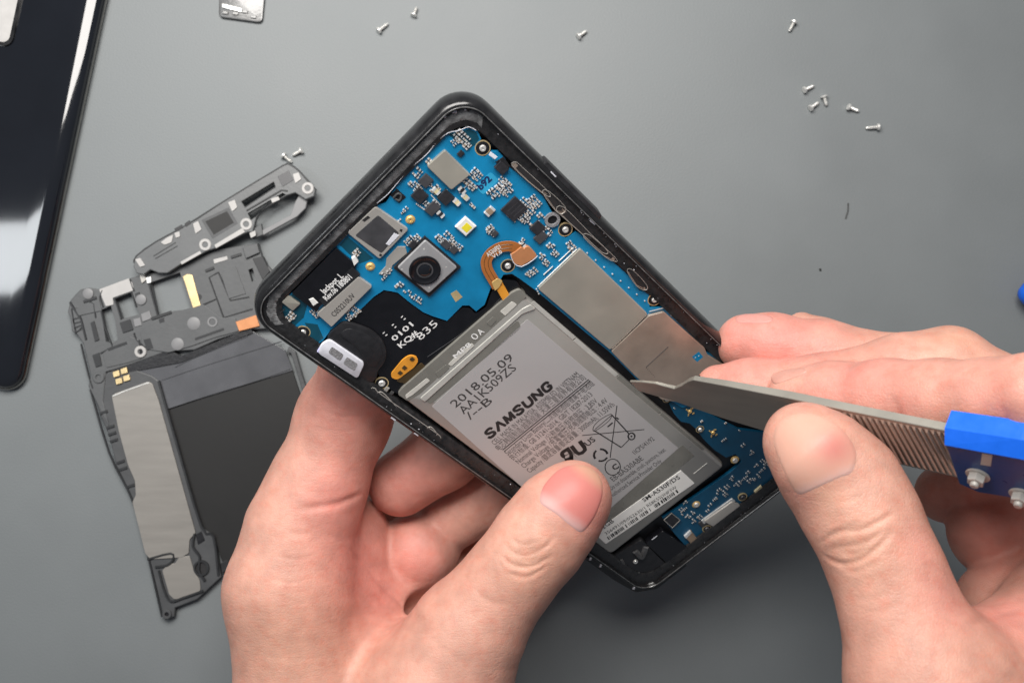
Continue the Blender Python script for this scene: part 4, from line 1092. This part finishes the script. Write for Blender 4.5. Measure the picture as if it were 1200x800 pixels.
def nail(h, outline_px, center, colf, parent, lift=.2, flat=.0):
    ring = smooth_curve([(x, y, 0) for x, y in outline_px], 6, True)
    K = len(ring); rs = [.18, .36, .54, .70, .82, .91, .97, 1.0]; off = [1, 1, 1, 1, .95, .75, .25, -.7]
    V = []; Cc = []; hit0 = h.ray(*center)
    V.append(hit0[0] + hit0[1] * lift); Cc.append(colf(*center))
    last = None
    for r, of in zip(rs, off):
        for p in ring:
            x = center[0] + (p[0] - center[0]) * r; y = center[1] + (p[1] - center[1]) * r
            a, nn = h.ray(x, y)
            V.append(a + nn * lift * of if a is not None else V[-1]); Cc.append(colf(x, y))
    V = np.array(V); F_ = []
    for i in range(K): F_.append((0, 1 + i, 1 + (i + 1) % K))
    for k in range(len(rs) - 1):
        for i in range(K):
            j = (i + 1) % K; F_.append((1 + k * K + i, 1 + (k + 1) * K + i, 1 + (k + 1) * K + j, 1 + k * K + j))
    # ease the plate flat-ish along its length
    nb = {}
    for f in F_:
        for a, b in zip(f, f[1:] + f[:1]): nb.setdefault(a, set()).add(b); nb.setdefault(b, set()).add(a)
    edge = set(range(1 + (len(rs) - 2) * K, len(V)))
    for it in range(10):
        W2 = V.copy()
        for i in range(len(V)):
            if i in edge: continue
            W2[i] = V[i] * .5 + V[list(nb[i])].mean(0) * .5
        V = W2
    for i in range(len(V)):                      # keep the plate proud of the skin
        if i in edge: continue
        p, nn, _, _ = h.bvh.find_nearest(Vector(V[i]))
        d = (V[i] - np.array(p)) @ np.array(nn)
        if d < lift * .55: V[i] = np.array(p) + np.array(nn) * lift * .55
    me = bpy.data.meshes.new('nail'); me.from_pydata((V * .001).tolist(), [], F_); me.materials.append(M['nail'])
    bm = bmesh.new(); bm.from_mesh(me); bmesh.ops.recalc_face_normals(bm, faces=bm.faces)
    bm.to_mesh(me); bm.free()
    me.polygons.foreach_set('use_smooth', [True] * len(me.polygons))
    ca = me.color_attributes.new('tone', 'FLOAT_COLOR', 'POINT')
    ca.data.foreach_set('color', np.concatenate([np.array(Cc), np.ones((len(V), 1))], 1).astype(np.float32).ravel())
    o = bpy.data.objects.new('nail', me); COL.objects.link(o); o.parent = parent
    return o

TAN = (.56, .292, .222); PINK = (.61, .232, .196); PALE = (.61, .345, .270); RED = (.53, .155, .135); YEL = (.53, .300, .202)
RES = .48
# ---- hand under the phone
def zb(px, py, r): return PZ(px, py, -(8.3 + r))          # depth of a finger of radius r pressed to the phone's back
def B(px, py, r): Z = zb(px, py, r); p = CV(px, py, Z); return np.array([p[0], p[1], p[2] + CAMH]), r
lo, hi = (-90, -170, 5), (45, 15, 100)
f1 = Field(lo, hi, RES)          # palm, outer finger and thumb
chain(f1, [C(385, 1000, 246, 112), C(360, 830, 246, 80), C(342, 690, 246, 74), C(352, 620, 247, 60), C(372, 570, 248, 54), C(403, 490, 248, 52), B(432, 425, 10.8), B(500, 320, 9.8), B(550, 250, 9)], 5)
chain(f1, [C(470, 1000, 252, 115), C(430, 820, 258, 100), C(390, 720, 262, 85), C(400, 650, 263, 62)], 6)
chain(f1, [C(440, 760, 264, 75), C(480, 690, 272, 60)], 6)
chain(f1, [C(520, 1000, 246, 110), C(508, 820, 241, 88), C(548, 742, 239, 62), C(585, 692, 238, 51)], 6)
Zt = lambda px, py, w: PZ(px, py, w)
f2 = Field(lo, hi, RES)
chain(f2, [C(585, 692, 238, 51), C(607, 664, 237, 51.5), C(632, 632, 238, 53.5), C(655, 602, Zt(655, 602, 10.0), 51), C(672, 584, Zt(672, 584, 9.0), 45)], 2.5)
f1.merge(f2, 4)
f3 = Field(lo, hi, RES)
chain(f3, [C(398, 670, 263, 50), C(408, 622, 262, 46)], 3); f1.merge(f3, 2.2)
ca, cb = C(462, 728, 256, 14), C(510, 708, 260, 24); f1.cut(ca[0], ca[1], cb[0], cb[1], 4)
f4 = Field(lo, hi, RES)
chain(f4, [C(474, 664, 269, 40), C(490, 646, 267, 43), C(505, 634, 270, 36)], 4); f1.merge(f4, 2.0)
f8 = Field(lo, hi, RES); chain(f8, [C(500, 705, 277, 34), C(540, 668, 280, 32)], 3); chain(f8, [C(425, 625, 282, 52), C(480, 600, 284, 46), C(540, 610, 284, 40)], 3); f1.merge(f8, 1.6)
f5 = Field(lo, hi, RES)
chain(f5, [B(470, 566, 9.2), B(520, 532, 9.6), B(590, 480, 9.2), B(650, 430, 8.4)], 3)
f6 = Field(lo, hi, RES)
chain(f6, [B(524, 612, 8.8), B(580, 578, 9.0), B(640, 540, 8.4), B(700, 490, 7.6)], 3)
f7 = Field(lo, hi, RES)
chain(f7, [C(548, 690, 282, 40), B(600, 640, 8.0), B(660, 600, 8), B(720, 560, 7.2)], 3)
f5.merge(f6, .8); f5.merge(f7, .8); f1.merge(f5, 1.2)
v, q = f1.mesh(); v = relax(v.astype(float), q, 4)
h = Hand(v, q)
crease(h, [([(350, 596), (372, 594), (395, 590), (412, 584), (426, 578)], .5, .9), ([(410, 650), (430, 664), (446, 684), (470, 705), (498, 722)], .35, 1.0), ([(336, 622), (350, 626), (366, 624)], .18, .7),
           ([(592, 638), (603, 648), (620, 650), (640, 640), (650, 628)], .34, .5), ([(584, 648), (602, 662), (624, 663), (648, 650)], .42, .5), ([(598, 630), (612, 638), (630, 634)], .22, .5), ([(596, 671), (618, 676), (642, 662)], .30, .5),
           ([(610, 655), (622, 657), (632, 653)], .25, .5), ([(606, 644), (620, 644), (630, 640)], .2, .45), ([(572, 640), (582, 652), (590, 668)], .15, .5), ([(556, 690), (575, 705), (600, 708)], .12, .7),
           ([(420, 718), (450, 722), (478, 722), (500, 727)], .30, .9), ([(430, 752), (462, 738), (492, 728)], .15, .8), ([(330, 700), (350, 706), (372, 702)], .08, .6), ([(440, 700), (452, 708), (468, 714)], .15, .6),
           ([(300, 745), (340, 752), (380, 750)], .06, .7), ([(300, 765), (345, 772), (390, 768)], .06, .7), ([(380, 625), (398, 632), (410, 645)], .12, .7), ([(376, 480), (400, 488), (432, 486)], .10, .5), ([(368, 500), (395, 506), (420, 502)], .08, .5), ([(322, 650), (345, 655), (372, 650)], .12, .5), ([(310, 676), (340, 682), (366, 676)], .10, .5), ([(440, 600), (452, 590), (462, 586)], .1, .5), ([(398, 640), (412, 646), (424, 660)], .12, .5), ([(470, 735), (490, 742), (520, 735)], .1, .5), ([(440, 768), (470, 756), (505, 745)], .1, .5)])
col = colourise(h, TAN, [(405, 470, 75, PINK, .6), (415, 640, 70, PINK, .75), (490, 655, 50, PINK, .65), (480, 560, 50, PINK, .55), (400, 570, 50, PINK, .5), (550, 610, 35, PALE, .5), (420, 690, 50, RED, .3), (450, 700, 30, RED, .35), (300, 640, 40, PALE, .5), (340, 540, 40, PALE, .4),
                         (620, 655, 40, YEL, .4), (680, 570, 40, PINK, .7), (700, 610, 25, PINK, .6), (665, 545, 14, PALE, .6), (600, 600, 40, PALE, .4), (530, 760, 60, PALE, .4), (330, 760, 70, YEL, .3), (390, 590, 30, PINK, .4)])
hand1 = skin_object('hand', h.v, h.q, col, M['skin'])
tag(hand1, 'hand cradling the phone from below with its thumb pressed on the battery', 'hand')
NP = np.array((.54, .185, .163)); NW = np.array((.54, .32, .30)); NT = np.array((.55, .30, .215))
def sstep(a, b, x): t = np.clip((x - a) / (b - a), 0, 1); return t * t * (3 - 2 * t)
def colA(x, y):
    # distance along the thumb from cuticle (low left) to tip (upper right)
    u = (x - 655) * .62 + -(y - 612) * .78
    c = NW + (NP - NW) * sstep(6, 22, u)
    return c + (NT - c) * sstep(54, 70, u)
nail(h, [(632, 588), (634, 574), (643, 560), (657, 548), (676, 543), (694, 548), (705, 560), (707, 578), (701, 598), (692, 614), (681, 624), (668, 616), (652, 603), (640, 595)], (672, 582), colA, hand1)

# ---- hand holding the tool
lo, hi = (45, -115, 55), (190, 22, 162)
def TB(px, py, rpx, gap=2.6):        # finger centre behind the tool
    Z = TZd(px, py, 0.0)
    for i in range(6): Z = TZd(px, py, -(gap + rpx * Z / F))
    return C(px, py, Z, rpx)
def TF(px, py, rpx):                 # thumb centre in front of the tool
    Z = TZd(px, py, 0.0)
    for i in range(6): Z = TZd(px, py, .3 + rpx * Z / F * .93)
    return C(px, py, Z, rpx)
g1 = Field(lo, hi, RES)              # index finger
chain(g1, [TB(933, 467, 34), TB(975, 468, 42), TB(1040, 470, 47), TB(1100, 472, 49), TB(1160, 470, 48), TB(1215, 466, 50), C(1320, 470, 176, 62), C(1450, 560, 170, 95)], 3)
g2 = Field(lo, hi, RES)              # middle finger with its bent joint
chain(g2, [C(843, 455, 224, 28), C(880, 456, 221, 34), C(960, 454, 215, 37), C(1058, 438, 207, 45), C(1112, 430, 204, 45), C(1165, 462, 199, 46), C(1260, 500, 190, 58), C(1400, 560, 185, 80)], 3)
g3 = Field(lo, hi, RES)              # ring finger
zA = PZ(858, 404, 0) + 2
chain(g3, [C(874, 402, zA, 34), C(905, 406, zA - 3, 37), C(965, 416, zA - 8, 39), C(1060, 436, zA - 15, 42), C(1150, 470, zA - 24, 46), C(1290, 540, 200, 70)], 3)
g4 = Field(lo, hi, RES)              # little finger
chain(g4, [C(938, 384, zA + 12, 19), C(965, 402, zA + 10, 27), C(1060, 440, zA + 2, 36), C(1180, 520, zA - 12, 42)], 3)
g1.merge(g2, .9); g1.merge(g3, .9); g1.merge(g4, .9)
g5 = Field(lo, hi, RES)              # thumb
th = [TF(938, 514, 41), TF(958, 533, 53), TF(988, 567, 61)]
chain(g5, th + [C(1013, 611, 187, 60.5), C(1040, 672, 184, 61), C(1062, 735, 181, 67), C(1090, 800, 178, 90), C(1150, 920, 176, 130), C(1300, 1050, 174, 150)], 4)
chain(g5, [C(1085, 810, 179, 80), C(1190, 790, 186, 78), C(1300, 740, 190, 110), C(1420, 640, 180, 120)], 5)
g6 = Field(lo, hi, RES)              # curled finger bases in the palm's shade
chain(g6, [C(1172, 622, 214, 58), C(1240, 600, 208, 64), C(1330, 600, 200, 80)], 3)
g7 = Field(lo, hi, RES)
chain(g7, [C(1178, 712, 206, 56), C(1260, 680, 202, 70)], 3)
g8 = Field(lo, hi, RES); chain(g8, [C(1108, 578, 222, 34), C(1150, 560, 216, 40), C(1240, 560, 206, 55)], 3)
g6.merge(g7, 1.5); g6.merge(g8, 1.2); g5.merge(g6, 2.5); g1.merge(g5, 1.5)
v, q = g1.mesh(); v = relax(v.astype(float), q, 4)
h2 = Hand(v, q)
crease(h2, [([(960, 636), (983, 624), (1010, 620), (1032, 610), (1048, 600)], .40, .5), ([(964, 650), (985, 660), (1008, 656), (1030, 640), (1046, 622)], .45, .5), ([(972, 642), (996, 640), (1018, 634), (1036, 622)], .26, .5), ([(984, 663), (1004, 669), (1028, 656)], .22, .55),
            ([(970, 628), (990, 618), (1012, 612)], .2, .5), ([(985, 648), (1004, 648), (1020, 640)], .22, .45), ([(976, 590), (996, 586), (1014, 578)], .1, .5), ([(1000, 700), (1025, 702), (1050, 690)], .08, .6), ([(1012, 715), (1034, 716), (1056, 706)], .08, .6),
            ([(1136, 735), (1160, 722), (1196, 712)], .3, .9), ([(1046, 466), (1052, 480), (1056, 492)], .15, .8), ([(1172, 474), (1178, 488), (1182, 500)], .15, .8), ([(1072, 700), (1088, 720), (1100, 745)], .12, 1.0)])
col = colourise(h2, TAN, [(905, 400, 70, PINK, .85), (1040, 425, 60, PINK, .4), (1120, 450, 60, PINK, .35), (960, 455, 60, PINK, .5), (860, 385, 25, PINK, .6), (960, 405, 40, PINK, .4), (850, 440, 40, PINK, .6), (930, 440, 30, PALE, .7), (1000, 445, 50, PINK, .35), (1060, 478, 25, RED, .4), (1180, 490, 20, RED, .4), (1100, 440, 60, PALE, .3), (1116, 396, 30, YEL, .4),
                          (1172, 470, 60, PINK, .3), (1000, 590, 40, PALE, .4), (1010, 640, 45, YEL, .4), (1080, 640, 30, PINK, .4), (1110, 700, 40, PINK, .5), (1180, 720, 50, PINK, .7), (1160, 630, 60, RED, .45), (940, 580, 20, PINK, .4), (1020, 540, 30, PALE, .5), (965, 580, 25, YEL, .4)])
hand2 = skin_object('hand', h2.v, h2.q, col, M['skin'])
tag(hand2, 'hand pinching the steel prying tool between thumb and fingers', 'hand')
def colB(x, y):
    d = math.hypot((x - 978) / 1.15, y - 524)
    c = np.array((.58, .325, .250)); c = c + (np.array((.50, .17, .145)) - c) * .85 * math.exp(-(d / 21) ** 2)
    return c + (np.array((.55, .36, .335)) - c) * .75 * sstep(556, 574, y + (x - 960) * .45)
nail(h2, [(906, 520), (908, 500), (920, 488), (940, 483), (964, 487), (988, 503), (1004, 528), (1000, 552), (984, 560), (962, 570), (938, 580), (928, 572), (916, 548)], (952, 530), colB, hand2, .15)
nail(h2, [(903, 443), (908, 437), (922, 433), (938, 431), (946, 434), (938, 440), (922, 446), (908, 450)], (922, 440), lambda x, y: (.55, .285, .23), hand2, .3)
nail(h2, [(862, 372), (872, 368), (888, 368), (903, 371), (906, 376), (894, 379), (876, 379), (864, 378)], (884, 374), lambda x, y: (.58, .265, .23), hand2, .3)
# ------------------------------------------------------------------ grey plastic midframe lying on the mat
H0 = 2.6
mo = W(190, 520, 0)
mid = empty('plastic_midframe', mo, 'grey plastic midframe with two steel plates and black sheet lying left of the hand', 'phone midframe')
def ML(pts, h, o=mo): return [tuple((W(x, y, h) - o)[:2]) for x, y in pts]
def mpart(name, pts, z0, z1, m, parent=None, bev=.12, rnd=0, o=mo, smooth=False, **kw):
    pl = ML(pts, z1, o)
    if rnd: pl = rpoly(pl, rnd)
    mb = MB(); mb.prism(pl, z0, z1, bev); return mb.build(name, m, parent or mid, smooth=smooth, **kw)
def mtube(name, pts, z, r, m, parent=None, closed=False, o=mo, n=6, dens=3, **kw):
    q = smooth_curve([W(x, y, z) - o + [0, 0, 0] for x, y in pts], dens, closed)
    if closed: q.append(q[0])
    t = MB(); t.tube(q, r, n); return t.build(name, m, parent or mid, smooth=True, **kw)
def boss(px, py, r, z, m, parent=None, hole=.45, o=mo, h=.6):
    c = W(px, py, z) - o; mb = MB()
    mb.lathe(c, [(r, z - .3), (r, z + h * .7), (r * .9, z + h), (r * hole * 1.15, z + h), (r * hole, z + h * .8), (r * hole, z - .1)], 20)
    b = mb.build('screw_boss', m, parent or mid, smooth=True)
    mb = MB(); mb.prism(circ(c[0], c[1], r * hole, 16), z - .2, z + .05); mb.build('screw_hole', M['floor'], b)
upper = [(82, 352), (88, 345), (94, 339), (104, 337), (116, 339), (152, 326), (170, 320), (196, 318), (254, 292), (302, 285), (308, 305), (330, 330), (340, 352), (340, 384), (292, 386), (255, 398), (228, 410), (195, 412), (150, 428), (124, 436),
         (121, 470), (128, 500), (103, 452), (106, 440), (97, 402), (90, 392), (84, 388), (82, 372), (79, 366)]
def punch(ob, polys, o=mo, z=2.6):
    """cut real openings through a flat part"""
    for pts in polys:
        mb = MB(); mb.prism(ML(pts, z, o), -2, 9); c = mb.build('cutter', M['middark']); c.parent = ob.parent
        md = ob.modifiers.new('b', 'BOOLEAN'); md.operation = 'DIFFERENCE'; md.solver = 'EXACT'; md.object = c
        bpy.context.view_layer.update()
        me = bpy.data.meshes.new_from_object(ob.evaluated_get(bpy.context.evaluated_depsgraph_get()))
        ob.modifiers.clear(); ob.data = me
        bpy.data.objects.remove(c)
body = mpart('upper_body', upper, .3, H0, M['midgrey'], bev=.35)
strip_ = [(104, 452), (126, 436), (150, 430), (178, 440), (186, 446), (236, 618), (250, 627), (259, 676), (244, 690), (231, 702), (205, 712), (204, 722), (193, 727), (186, 700), (171, 640), (160, 600), (150, 574), (136, 545), (128, 512), (117, 485), (108, 458)]
punch(body, [[(134, 350), (155, 342), (161, 362), (164, 368), (142, 374)], [(176, 331), (211, 319), (214, 330), (224, 362), (205, 364), (184, 370)], [(118, 363), (130, 358), (135, 376), (138, 398), (130, 402), (124, 400)], [(291, 316), (296, 314), (300, 328), (295, 330)]])
side = mpart('side_rail', strip_, .2, H0 - .3, M['midgrey2'], bev=.35)
mtube('rail_rib', [(186, 446), (210, 530), (236, 617), (250, 628), (256, 674)], H0 - .2, .45, M['middark'])
mtube('rail_rib', [(106, 456), (128, 530), (150, 574), (160, 600), (172, 644), (190, 722)], H0 - .3, .4, M['middark'])
mtube('rail_rib', [(173, 655), (200, 648), (203, 655), (196, 662), (182, 664)], H0 + .05, .4, M['middark'])
mtube('rail_rib', [(186, 668), (192, 690), (200, 704), (215, 700), (238, 692)], H0 + .05, .4, M['middark'])
mtube('rail_rib', [(228, 625), (226, 640), (234, 652), (233, 668), (240, 680)], H0 + .05, .45, M['middark'])
boss(196, 719, 1.5, H0 - .3, M['midgrey2'])
c_ = W(236, 665, H0) - mo
mb = MB(); mb.ring(circ(c_[0], c_[1], 2.5, 24), circ(c_[0], c_[1], 1.9, 24), H0 - .4, H0 + .4); mb.build('camera_eyelet', M['middark'], mid, smooth=True)
mb = MB(); mb.prism(circ(c_[0], c_[1], 1.95, 24), H0 - .4, H0 - .15); mb.build('eyelet_hole', M['blackink'], mid)
mpart('dark_notch', [(229, 626), (236, 622), (240, 633), (232, 638)], H0 - .4, H0 - .1, M['floor'])
mpart('steel_plate', [(131, 465), (134, 461), (173, 447), (178, 449), (186, 470), (229, 624), (222, 632), (221, 648), (212, 653), (176, 655), (170, 648), (155, 588), (159, 580), (158, 563), (150, 545), (139, 505)], H0 - .4, H0 + .15, M['plate'], bev=.1, rnd=.5)
mtube('plate_bright_edge', [(132, 464), (152, 456), (175, 448)], H0 + .12, .28, M['silver'])
mpart('steel_plate', [(190, 668), (198, 660), (205, 660), (210, 652), (222, 651), (227, 668), (234, 680), (235, 691), (226, 698), (204, 702), (198, 696)], H0 - .4, H0 + .05, M['plate'], bev=.1, rnd=.5)
# rail clips
for i, (x, y) in enumerate(((119, 483), (127, 500), (129, 508), (131, 516), (139, 541), (142, 549), (151, 569))):
    mpart('rail_clip', [(x - 3, y), (x + 6, y - 3), (x + 7, y), (x - 2, y + 3)], H0 - .6, H0 + .1, M['middark'], bev=.1)
# side bracket with two loops on the far left
for pts in ([(84, 362), (92, 361), (97, 382), (89, 391)], [(86, 374), (94, 372), (95, 377), (87, 379)], [(88, 384), (96, 381), (97, 385), (90, 389)]):
    mtube('wall_rib', pts, H0 - .1, .32, M['middark'], closed=True, dens=1)
mtube('wall_rib', [(82, 354), (95, 374), (101, 398)], H0, .4, M['middark'], dens=1)
mtube('wall_rib', [(95, 403), (104, 440), (109, 455)], H0 - .2, .35, M['middark'], dens=1)
mtube('wall_rib', [(118, 362), (122, 380), (132, 406), (118, 414)], H0, .3, M['middark'], dens=1)
mtube('wall_rib', [(157, 390), (160, 398), (170, 408)], H0, .32, M['middark'], dens=2)
# recesses
mtube('recess_rim', [(133, 350), (154, 342), (160, 360)], H0 + .05, .35, M['middark'], dens=1)
mtube('recess_rim', [(174, 330), (180, 352), (185, 370)], H0 + .05, .35, M['middark'], dens=1)
mtube('recess_rim', [(142, 374), (138, 360), (134, 350)], H0 + .05, .3, M['middark'], dens=1)
# raised grey plates
mpart('raised_panel', [(164, 388), (205, 366), (238, 356), (258, 372), (276, 372), (280, 388), (250, 396), (226, 405), (198, 413), (176, 410), (166, 404)], H0 - .1, H0 + .35, M['midgrey'], bev=.15, rnd=.8)
mpart('raised_panel', [(138, 400), (152, 394), (164, 398), (165, 420), (150, 425), (124, 431), (120, 414)], H0 - .1, H0 + .25, M['midgrey'], bev=.15, rnd=.6)
mpart('raised_panel', [(88, 362), (116, 350), (119, 364), (92, 370)], H0 - .1, H0 + .3, M['midgrey'], bev=.12)
mpart('raised_panel', [(262, 318), (276, 312), (288, 344), (268, 350), (259, 322)], H0 - .1, H0 + .25, M['midgrey'], bev=.12)
mtube('moulded_line', [(256, 319), (245, 325), (262, 372), (296, 362)], H0 + .02, .26, M['middark'], dens=1)
mtube('moulded_line', [(256, 319), (270, 352), (292, 348)], H0 + .02, .26, M['middark'], dens=1)
mpart('corner_post', [(284, 290), (301, 285), (304, 296), (288, 303)], H0 - .2, H0 + .9, M['midgrey'], bev=.2)
mpart('edge_wall', [(296, 303), (307, 300), (316, 318), (308, 328)], .3, H0 + .6, M['middark'], bev=.1)
for pts in ([(97, 352), (112, 347), (113, 350), (98, 355)], [(140, 378), (152, 374), (156, 386), (144, 390)], [(158, 344), (163, 342), (164, 347), (159, 349)], [(176, 372), (200, 364), (201, 367), (178, 375)], [(106, 378), (110, 376), (116, 398), (111, 400)],
            [(126, 408), (148, 400), (149, 403), (127, 411)], [(168, 398), (176, 396), (180, 408), (172, 410)], [(240, 316), (250, 312), (251, 315), (241, 319)], [(270, 300), (282, 296), (283, 299), (271, 303)], [(228, 396), (262, 384), (263, 387), (229, 399)], [(108, 416), (116, 413), (119, 428), (112, 430)], [(186, 374), (192, 372), (193, 377), (187, 379)]):
    mpart('dark_slot', pts, H0 - .1, H0 + .38, M['middark'], bev=.05)
for pts in ([(120, 340), (117, 348), (121, 360)], [(152, 327), (157, 341)], [(163, 398), (165, 420)], [(196, 413), (226, 404), (250, 395), (281, 386)], [(103, 352), (110, 356), (112, 372)], [(238, 357), (254, 350), (262, 372)]):
    mtube('moulded_line', pts, H0 + .1, .28, M['middark'], dens=1)
# pale blanks and discs
mpart('pale_plate', [(116, 339), (151, 326), (155, 332), (157, 340), (132, 349), (133, 357), (124, 359), (120, 350)], H0, H0 + .3, M['midwhite'], bev=.1, rnd=.3)
for x, y, r in ((227, 379, 2.1), (208, 403, 2.0), (165, 351, 1.7), (103, 344, 1.7)):
    c = W(x, y, H0 + .4) - mo; mb = MB(); mb.lathe(c, [(r, H0 + .2), (r, H0 + .42), (r - .15, H0 + .5), (.02, H0 + .5)], 20); mb.build('pale_disc', M['midlight'], mid, smooth=True)
c = W(249, 377, H0 + .4) - mo; mb = MB(); mb.ring(circ(c[0], c[1], 1.6), circ(c[0], c[1], 1.1), H0 + .2, H0 + .55); mb.build('ring_mark', M['midlight'], mid)
mpart('pale_square', [(165, 368), (175, 364), (178, 373), (167, 377)], H0, H0 + .35, M['midlight'], bev=.1)
mpart('pale_square', [(156, 374), (164, 372), (166, 381), (158, 383)], H0, H0 + .25, M['midlight'], bev=.1)
mpart('pale_tab', [(250, 304), (266, 300), (267, 304), (251, 309)], H0, H0 + .2, M['midwhite'], bev=.06)
mpart('silver_clip', [(163, 322), (169, 320), (171, 328), (166, 332)], H0, H0 + .5, M['satin'], bev=.1)
mpart('silver_clip', [(171, 325), (177, 324), (177, 331), (172, 332)], H0, H0 + .4, M['silver'], bev=.1)
c = W(233, 348, H0) - mo; mb = MB(); mb.prism(circ(c[0], c[1], 1.0, 14), H0, H0 + .02); mb.build('dark_dot', M['middark'], mid)
mpart('contact_strip', [(214, 324), (219, 321), (225, 322), (235, 358), (226, 361)], H0, H0 + .45, M['goldstrip'], bev=.15, rnd=.3)
mpart('contact_strip', [(276, 377), (300, 369), (304, 382), (280, 388)], H0, H0 + .7, M['copper_pad'], bev=.12)
for x, y in ((136, 438), (145, 434.5), (139, 446.5), (148, 443)):
    mpart('gold_pad', [(x - 4.2, y - 2.2), (x + 3, y - 4.4), (x + 4.4, y + 2), (x - 3, y + 4.2)], H0 - .2, H0 + .35, M['goldstrip'], bev=.1, rnd=.25)
boss(165, 412, 1.9, H0, M['midwhite']); boss(116, 442, 1.9, H0 - .2, M['midgrey'])
# sheets
mpart('black_gap', [(126, 434), (198, 409), (212, 417), (294, 384), (296, 390), (214, 424), (150, 436)], H0 - 1.2, H0 - .2, M['floor'], bev=0)
tape = mpart('smoky_tape', [(151, 431), (192, 413), (206, 422), (250, 402), (296, 388), (334, 410), (343, 434), (196, 479), (184, 446), (168, 448)], .9, 1.9, M['cleartape'], bev=.1)
for pts in ([(198, 478), (250, 461), (300, 446), (340, 432)], [(190, 445), (240, 428), (330, 400)], [(205, 430), (230, 418), (290, 394)]):
    mtube('tape_wrinkle', pts, 1.95, .22, M['cleartape'], tape)
mpart('graphite_sheet', [(194, 478), (342, 432), (400, 610), (262, 662), (250, 628), (236, 616)], .8, 1.5, M['graphite'], bev=.1)
mpart('right_rail', [(336, 412), (341, 414), (352, 450), (358, 470), (364, 470), (354, 440), (346, 412), (338, 406)], .5, 2.2, M['midgrey2'], bev=.2)
mpart('lower_rail_tip', [(258, 660), (266, 655), (270, 664), (260, 672)], .5, 1.6, M['middark'], bev=.2)

# ------------------------------------------------------------------ antenna bracket lying over its upper end
bo = W(262, 256, 0)
brk = empty('antenna_bracket', bo, 'narrow grey plastic bracket with dark squares lying above the midframe', 'bracket')
ZB0, ZB1 = 3.2, 5.0
def bpt(name, pts, z0, z1, m, **kw): return mpart(name, pts, z0, z1, m, kw.pop('parent', brk), o=bo, **kw)
bar = [(156, 312), (158, 301), (168, 291), (182, 283), (206, 270), (230, 257), (266, 233), (296, 215), (326, 197), (330, 193), (339, 192), (350, 200), (360, 212), (370, 221), (368, 230), (358, 234), (346, 226), (336, 229), (305, 247), (300, 256), (296, 272), (290, 272), (252, 291),
       (243, 294), (213, 309), (196, 320), (186, 320), (176, 316), (168, 322), (160, 320)]
bb = bpt('bracket_body', bar, ZB0, ZB1, M['midclear'], bev=.3)
punch(bb, [[(283, 236), (321, 213), (323, 219), (287, 243)], [(290, 250), (331, 226), (335, 228), (306, 246), (300, 254), (294, 258)]], bo, ZB1)
bpt('support_leg', [(160, 320), (168, 322), (176, 316), (186, 320), (196, 320), (200, 300), (170, 300)], .1, ZB0, M['midgrey2'], bev=.1)
bpt('support_leg', [(340, 205), (356, 213), (362, 226), (348, 222)], .1, ZB0, M['midgrey2'], bev=.1)
bpt('bracket_arm', [(303, 272), (340, 252), (346, 236), (352, 226), (361, 230), (358, 244), (348, 254), (308, 276), (302, 278)], 2.6, 3.6, M['midlight'], bev=.25)
bpt('bracket_arm', [(294, 270), (306, 262), (308, 275), (297, 280)], 2.6, 4.0, M['midgrey'], bev=.2)
mtube('slot_rim', [(283, 236), (321, 213), (323, 219), (287, 243), (283, 236)], ZB1, .16, M['middark'], brk, o=bo, dens=1)
mtube('slot_rim', [(289, 247), (330, 223), (337, 224)], ZB1, .3, M['middark'], brk, o=bo, dens=1)
bpt('dark_square', [(240.5, 259.5), (266, 247.5), (274, 261), (250.5, 275)], ZB1 - .1, ZB1 + .05, M['graphite'], bev=.03)
bpt('square_frame', [(236, 258), (268, 243), (279, 262), (249, 280)], ZB1 - .1, ZB1 + .02, M['midgrey2'], bev=0)
bpt('dark_square', [(325, 207), (338, 200), (344, 211), (331, 219)], ZB1 - .1, ZB1 + .12, M['chip_grey'], bev=.05)
for x, y in ((241, 287), (289, 263), (361, 221)): boss(x, y, 1.95, ZB1 - .4, M['midwhite'], brk, .48, bo, .7)
for pts in ([(251, 287), (284, 267), (287, 272), (253, 291)], [(211, 307), (234, 294), (236, 297), (213, 310)]):
    bpt('white_bar', pts, ZB1 - .1, ZB1 + .25, M['midwhite'], bev=.1)
for pts in ([(267, 237), (275, 234), (278, 243), (272, 248)], [(226, 262), (232, 259), (236, 269), (229, 274)], [(158, 304), (164, 302), (170, 311), (164, 313)], [(188, 284), (196, 278), (203, 275), (201, 284), (193, 287)], [(204, 273), (210, 271), (211, 277), (206, 279)],
            [(317, 233), (326, 230), (328, 234), (319, 238)], [(292, 273), (299, 270), (300, 276), (294, 279)], [(343, 204), (350, 202), (353, 210), (346, 215)]):
    bpt('pale_pad', pts, ZB1 - .1, ZB1 + .3, M['midwhite'], bev=.1, rnd=.3)
mtube('bracket_rib', [(157, 308), (160, 300), (182, 284), (206, 271), (228, 258), (266, 234), (329, 196), (339, 193), (351, 201), (369, 222)], ZB1 - .15, .3, M['middark'], brk, o=bo, dens=2)
for pts in ([(180, 300), (206, 284)], [(182, 303), (208, 288)]): mtube('stamped_line', pts, ZB1, .2, M['midgrey2'], brk, o=bo, dens=1)
for a in ((204, 268, 213, 263), (216, 262, 222, 258)): bpt('notch', [(a[0], a[1]), (a[2], a[3]), (a[2] + 2, a[3] + 4), (a[0] + 2, a[1] + 4)], ZB1 - .2, ZB1 + .05, M['middark'], bev=.03)
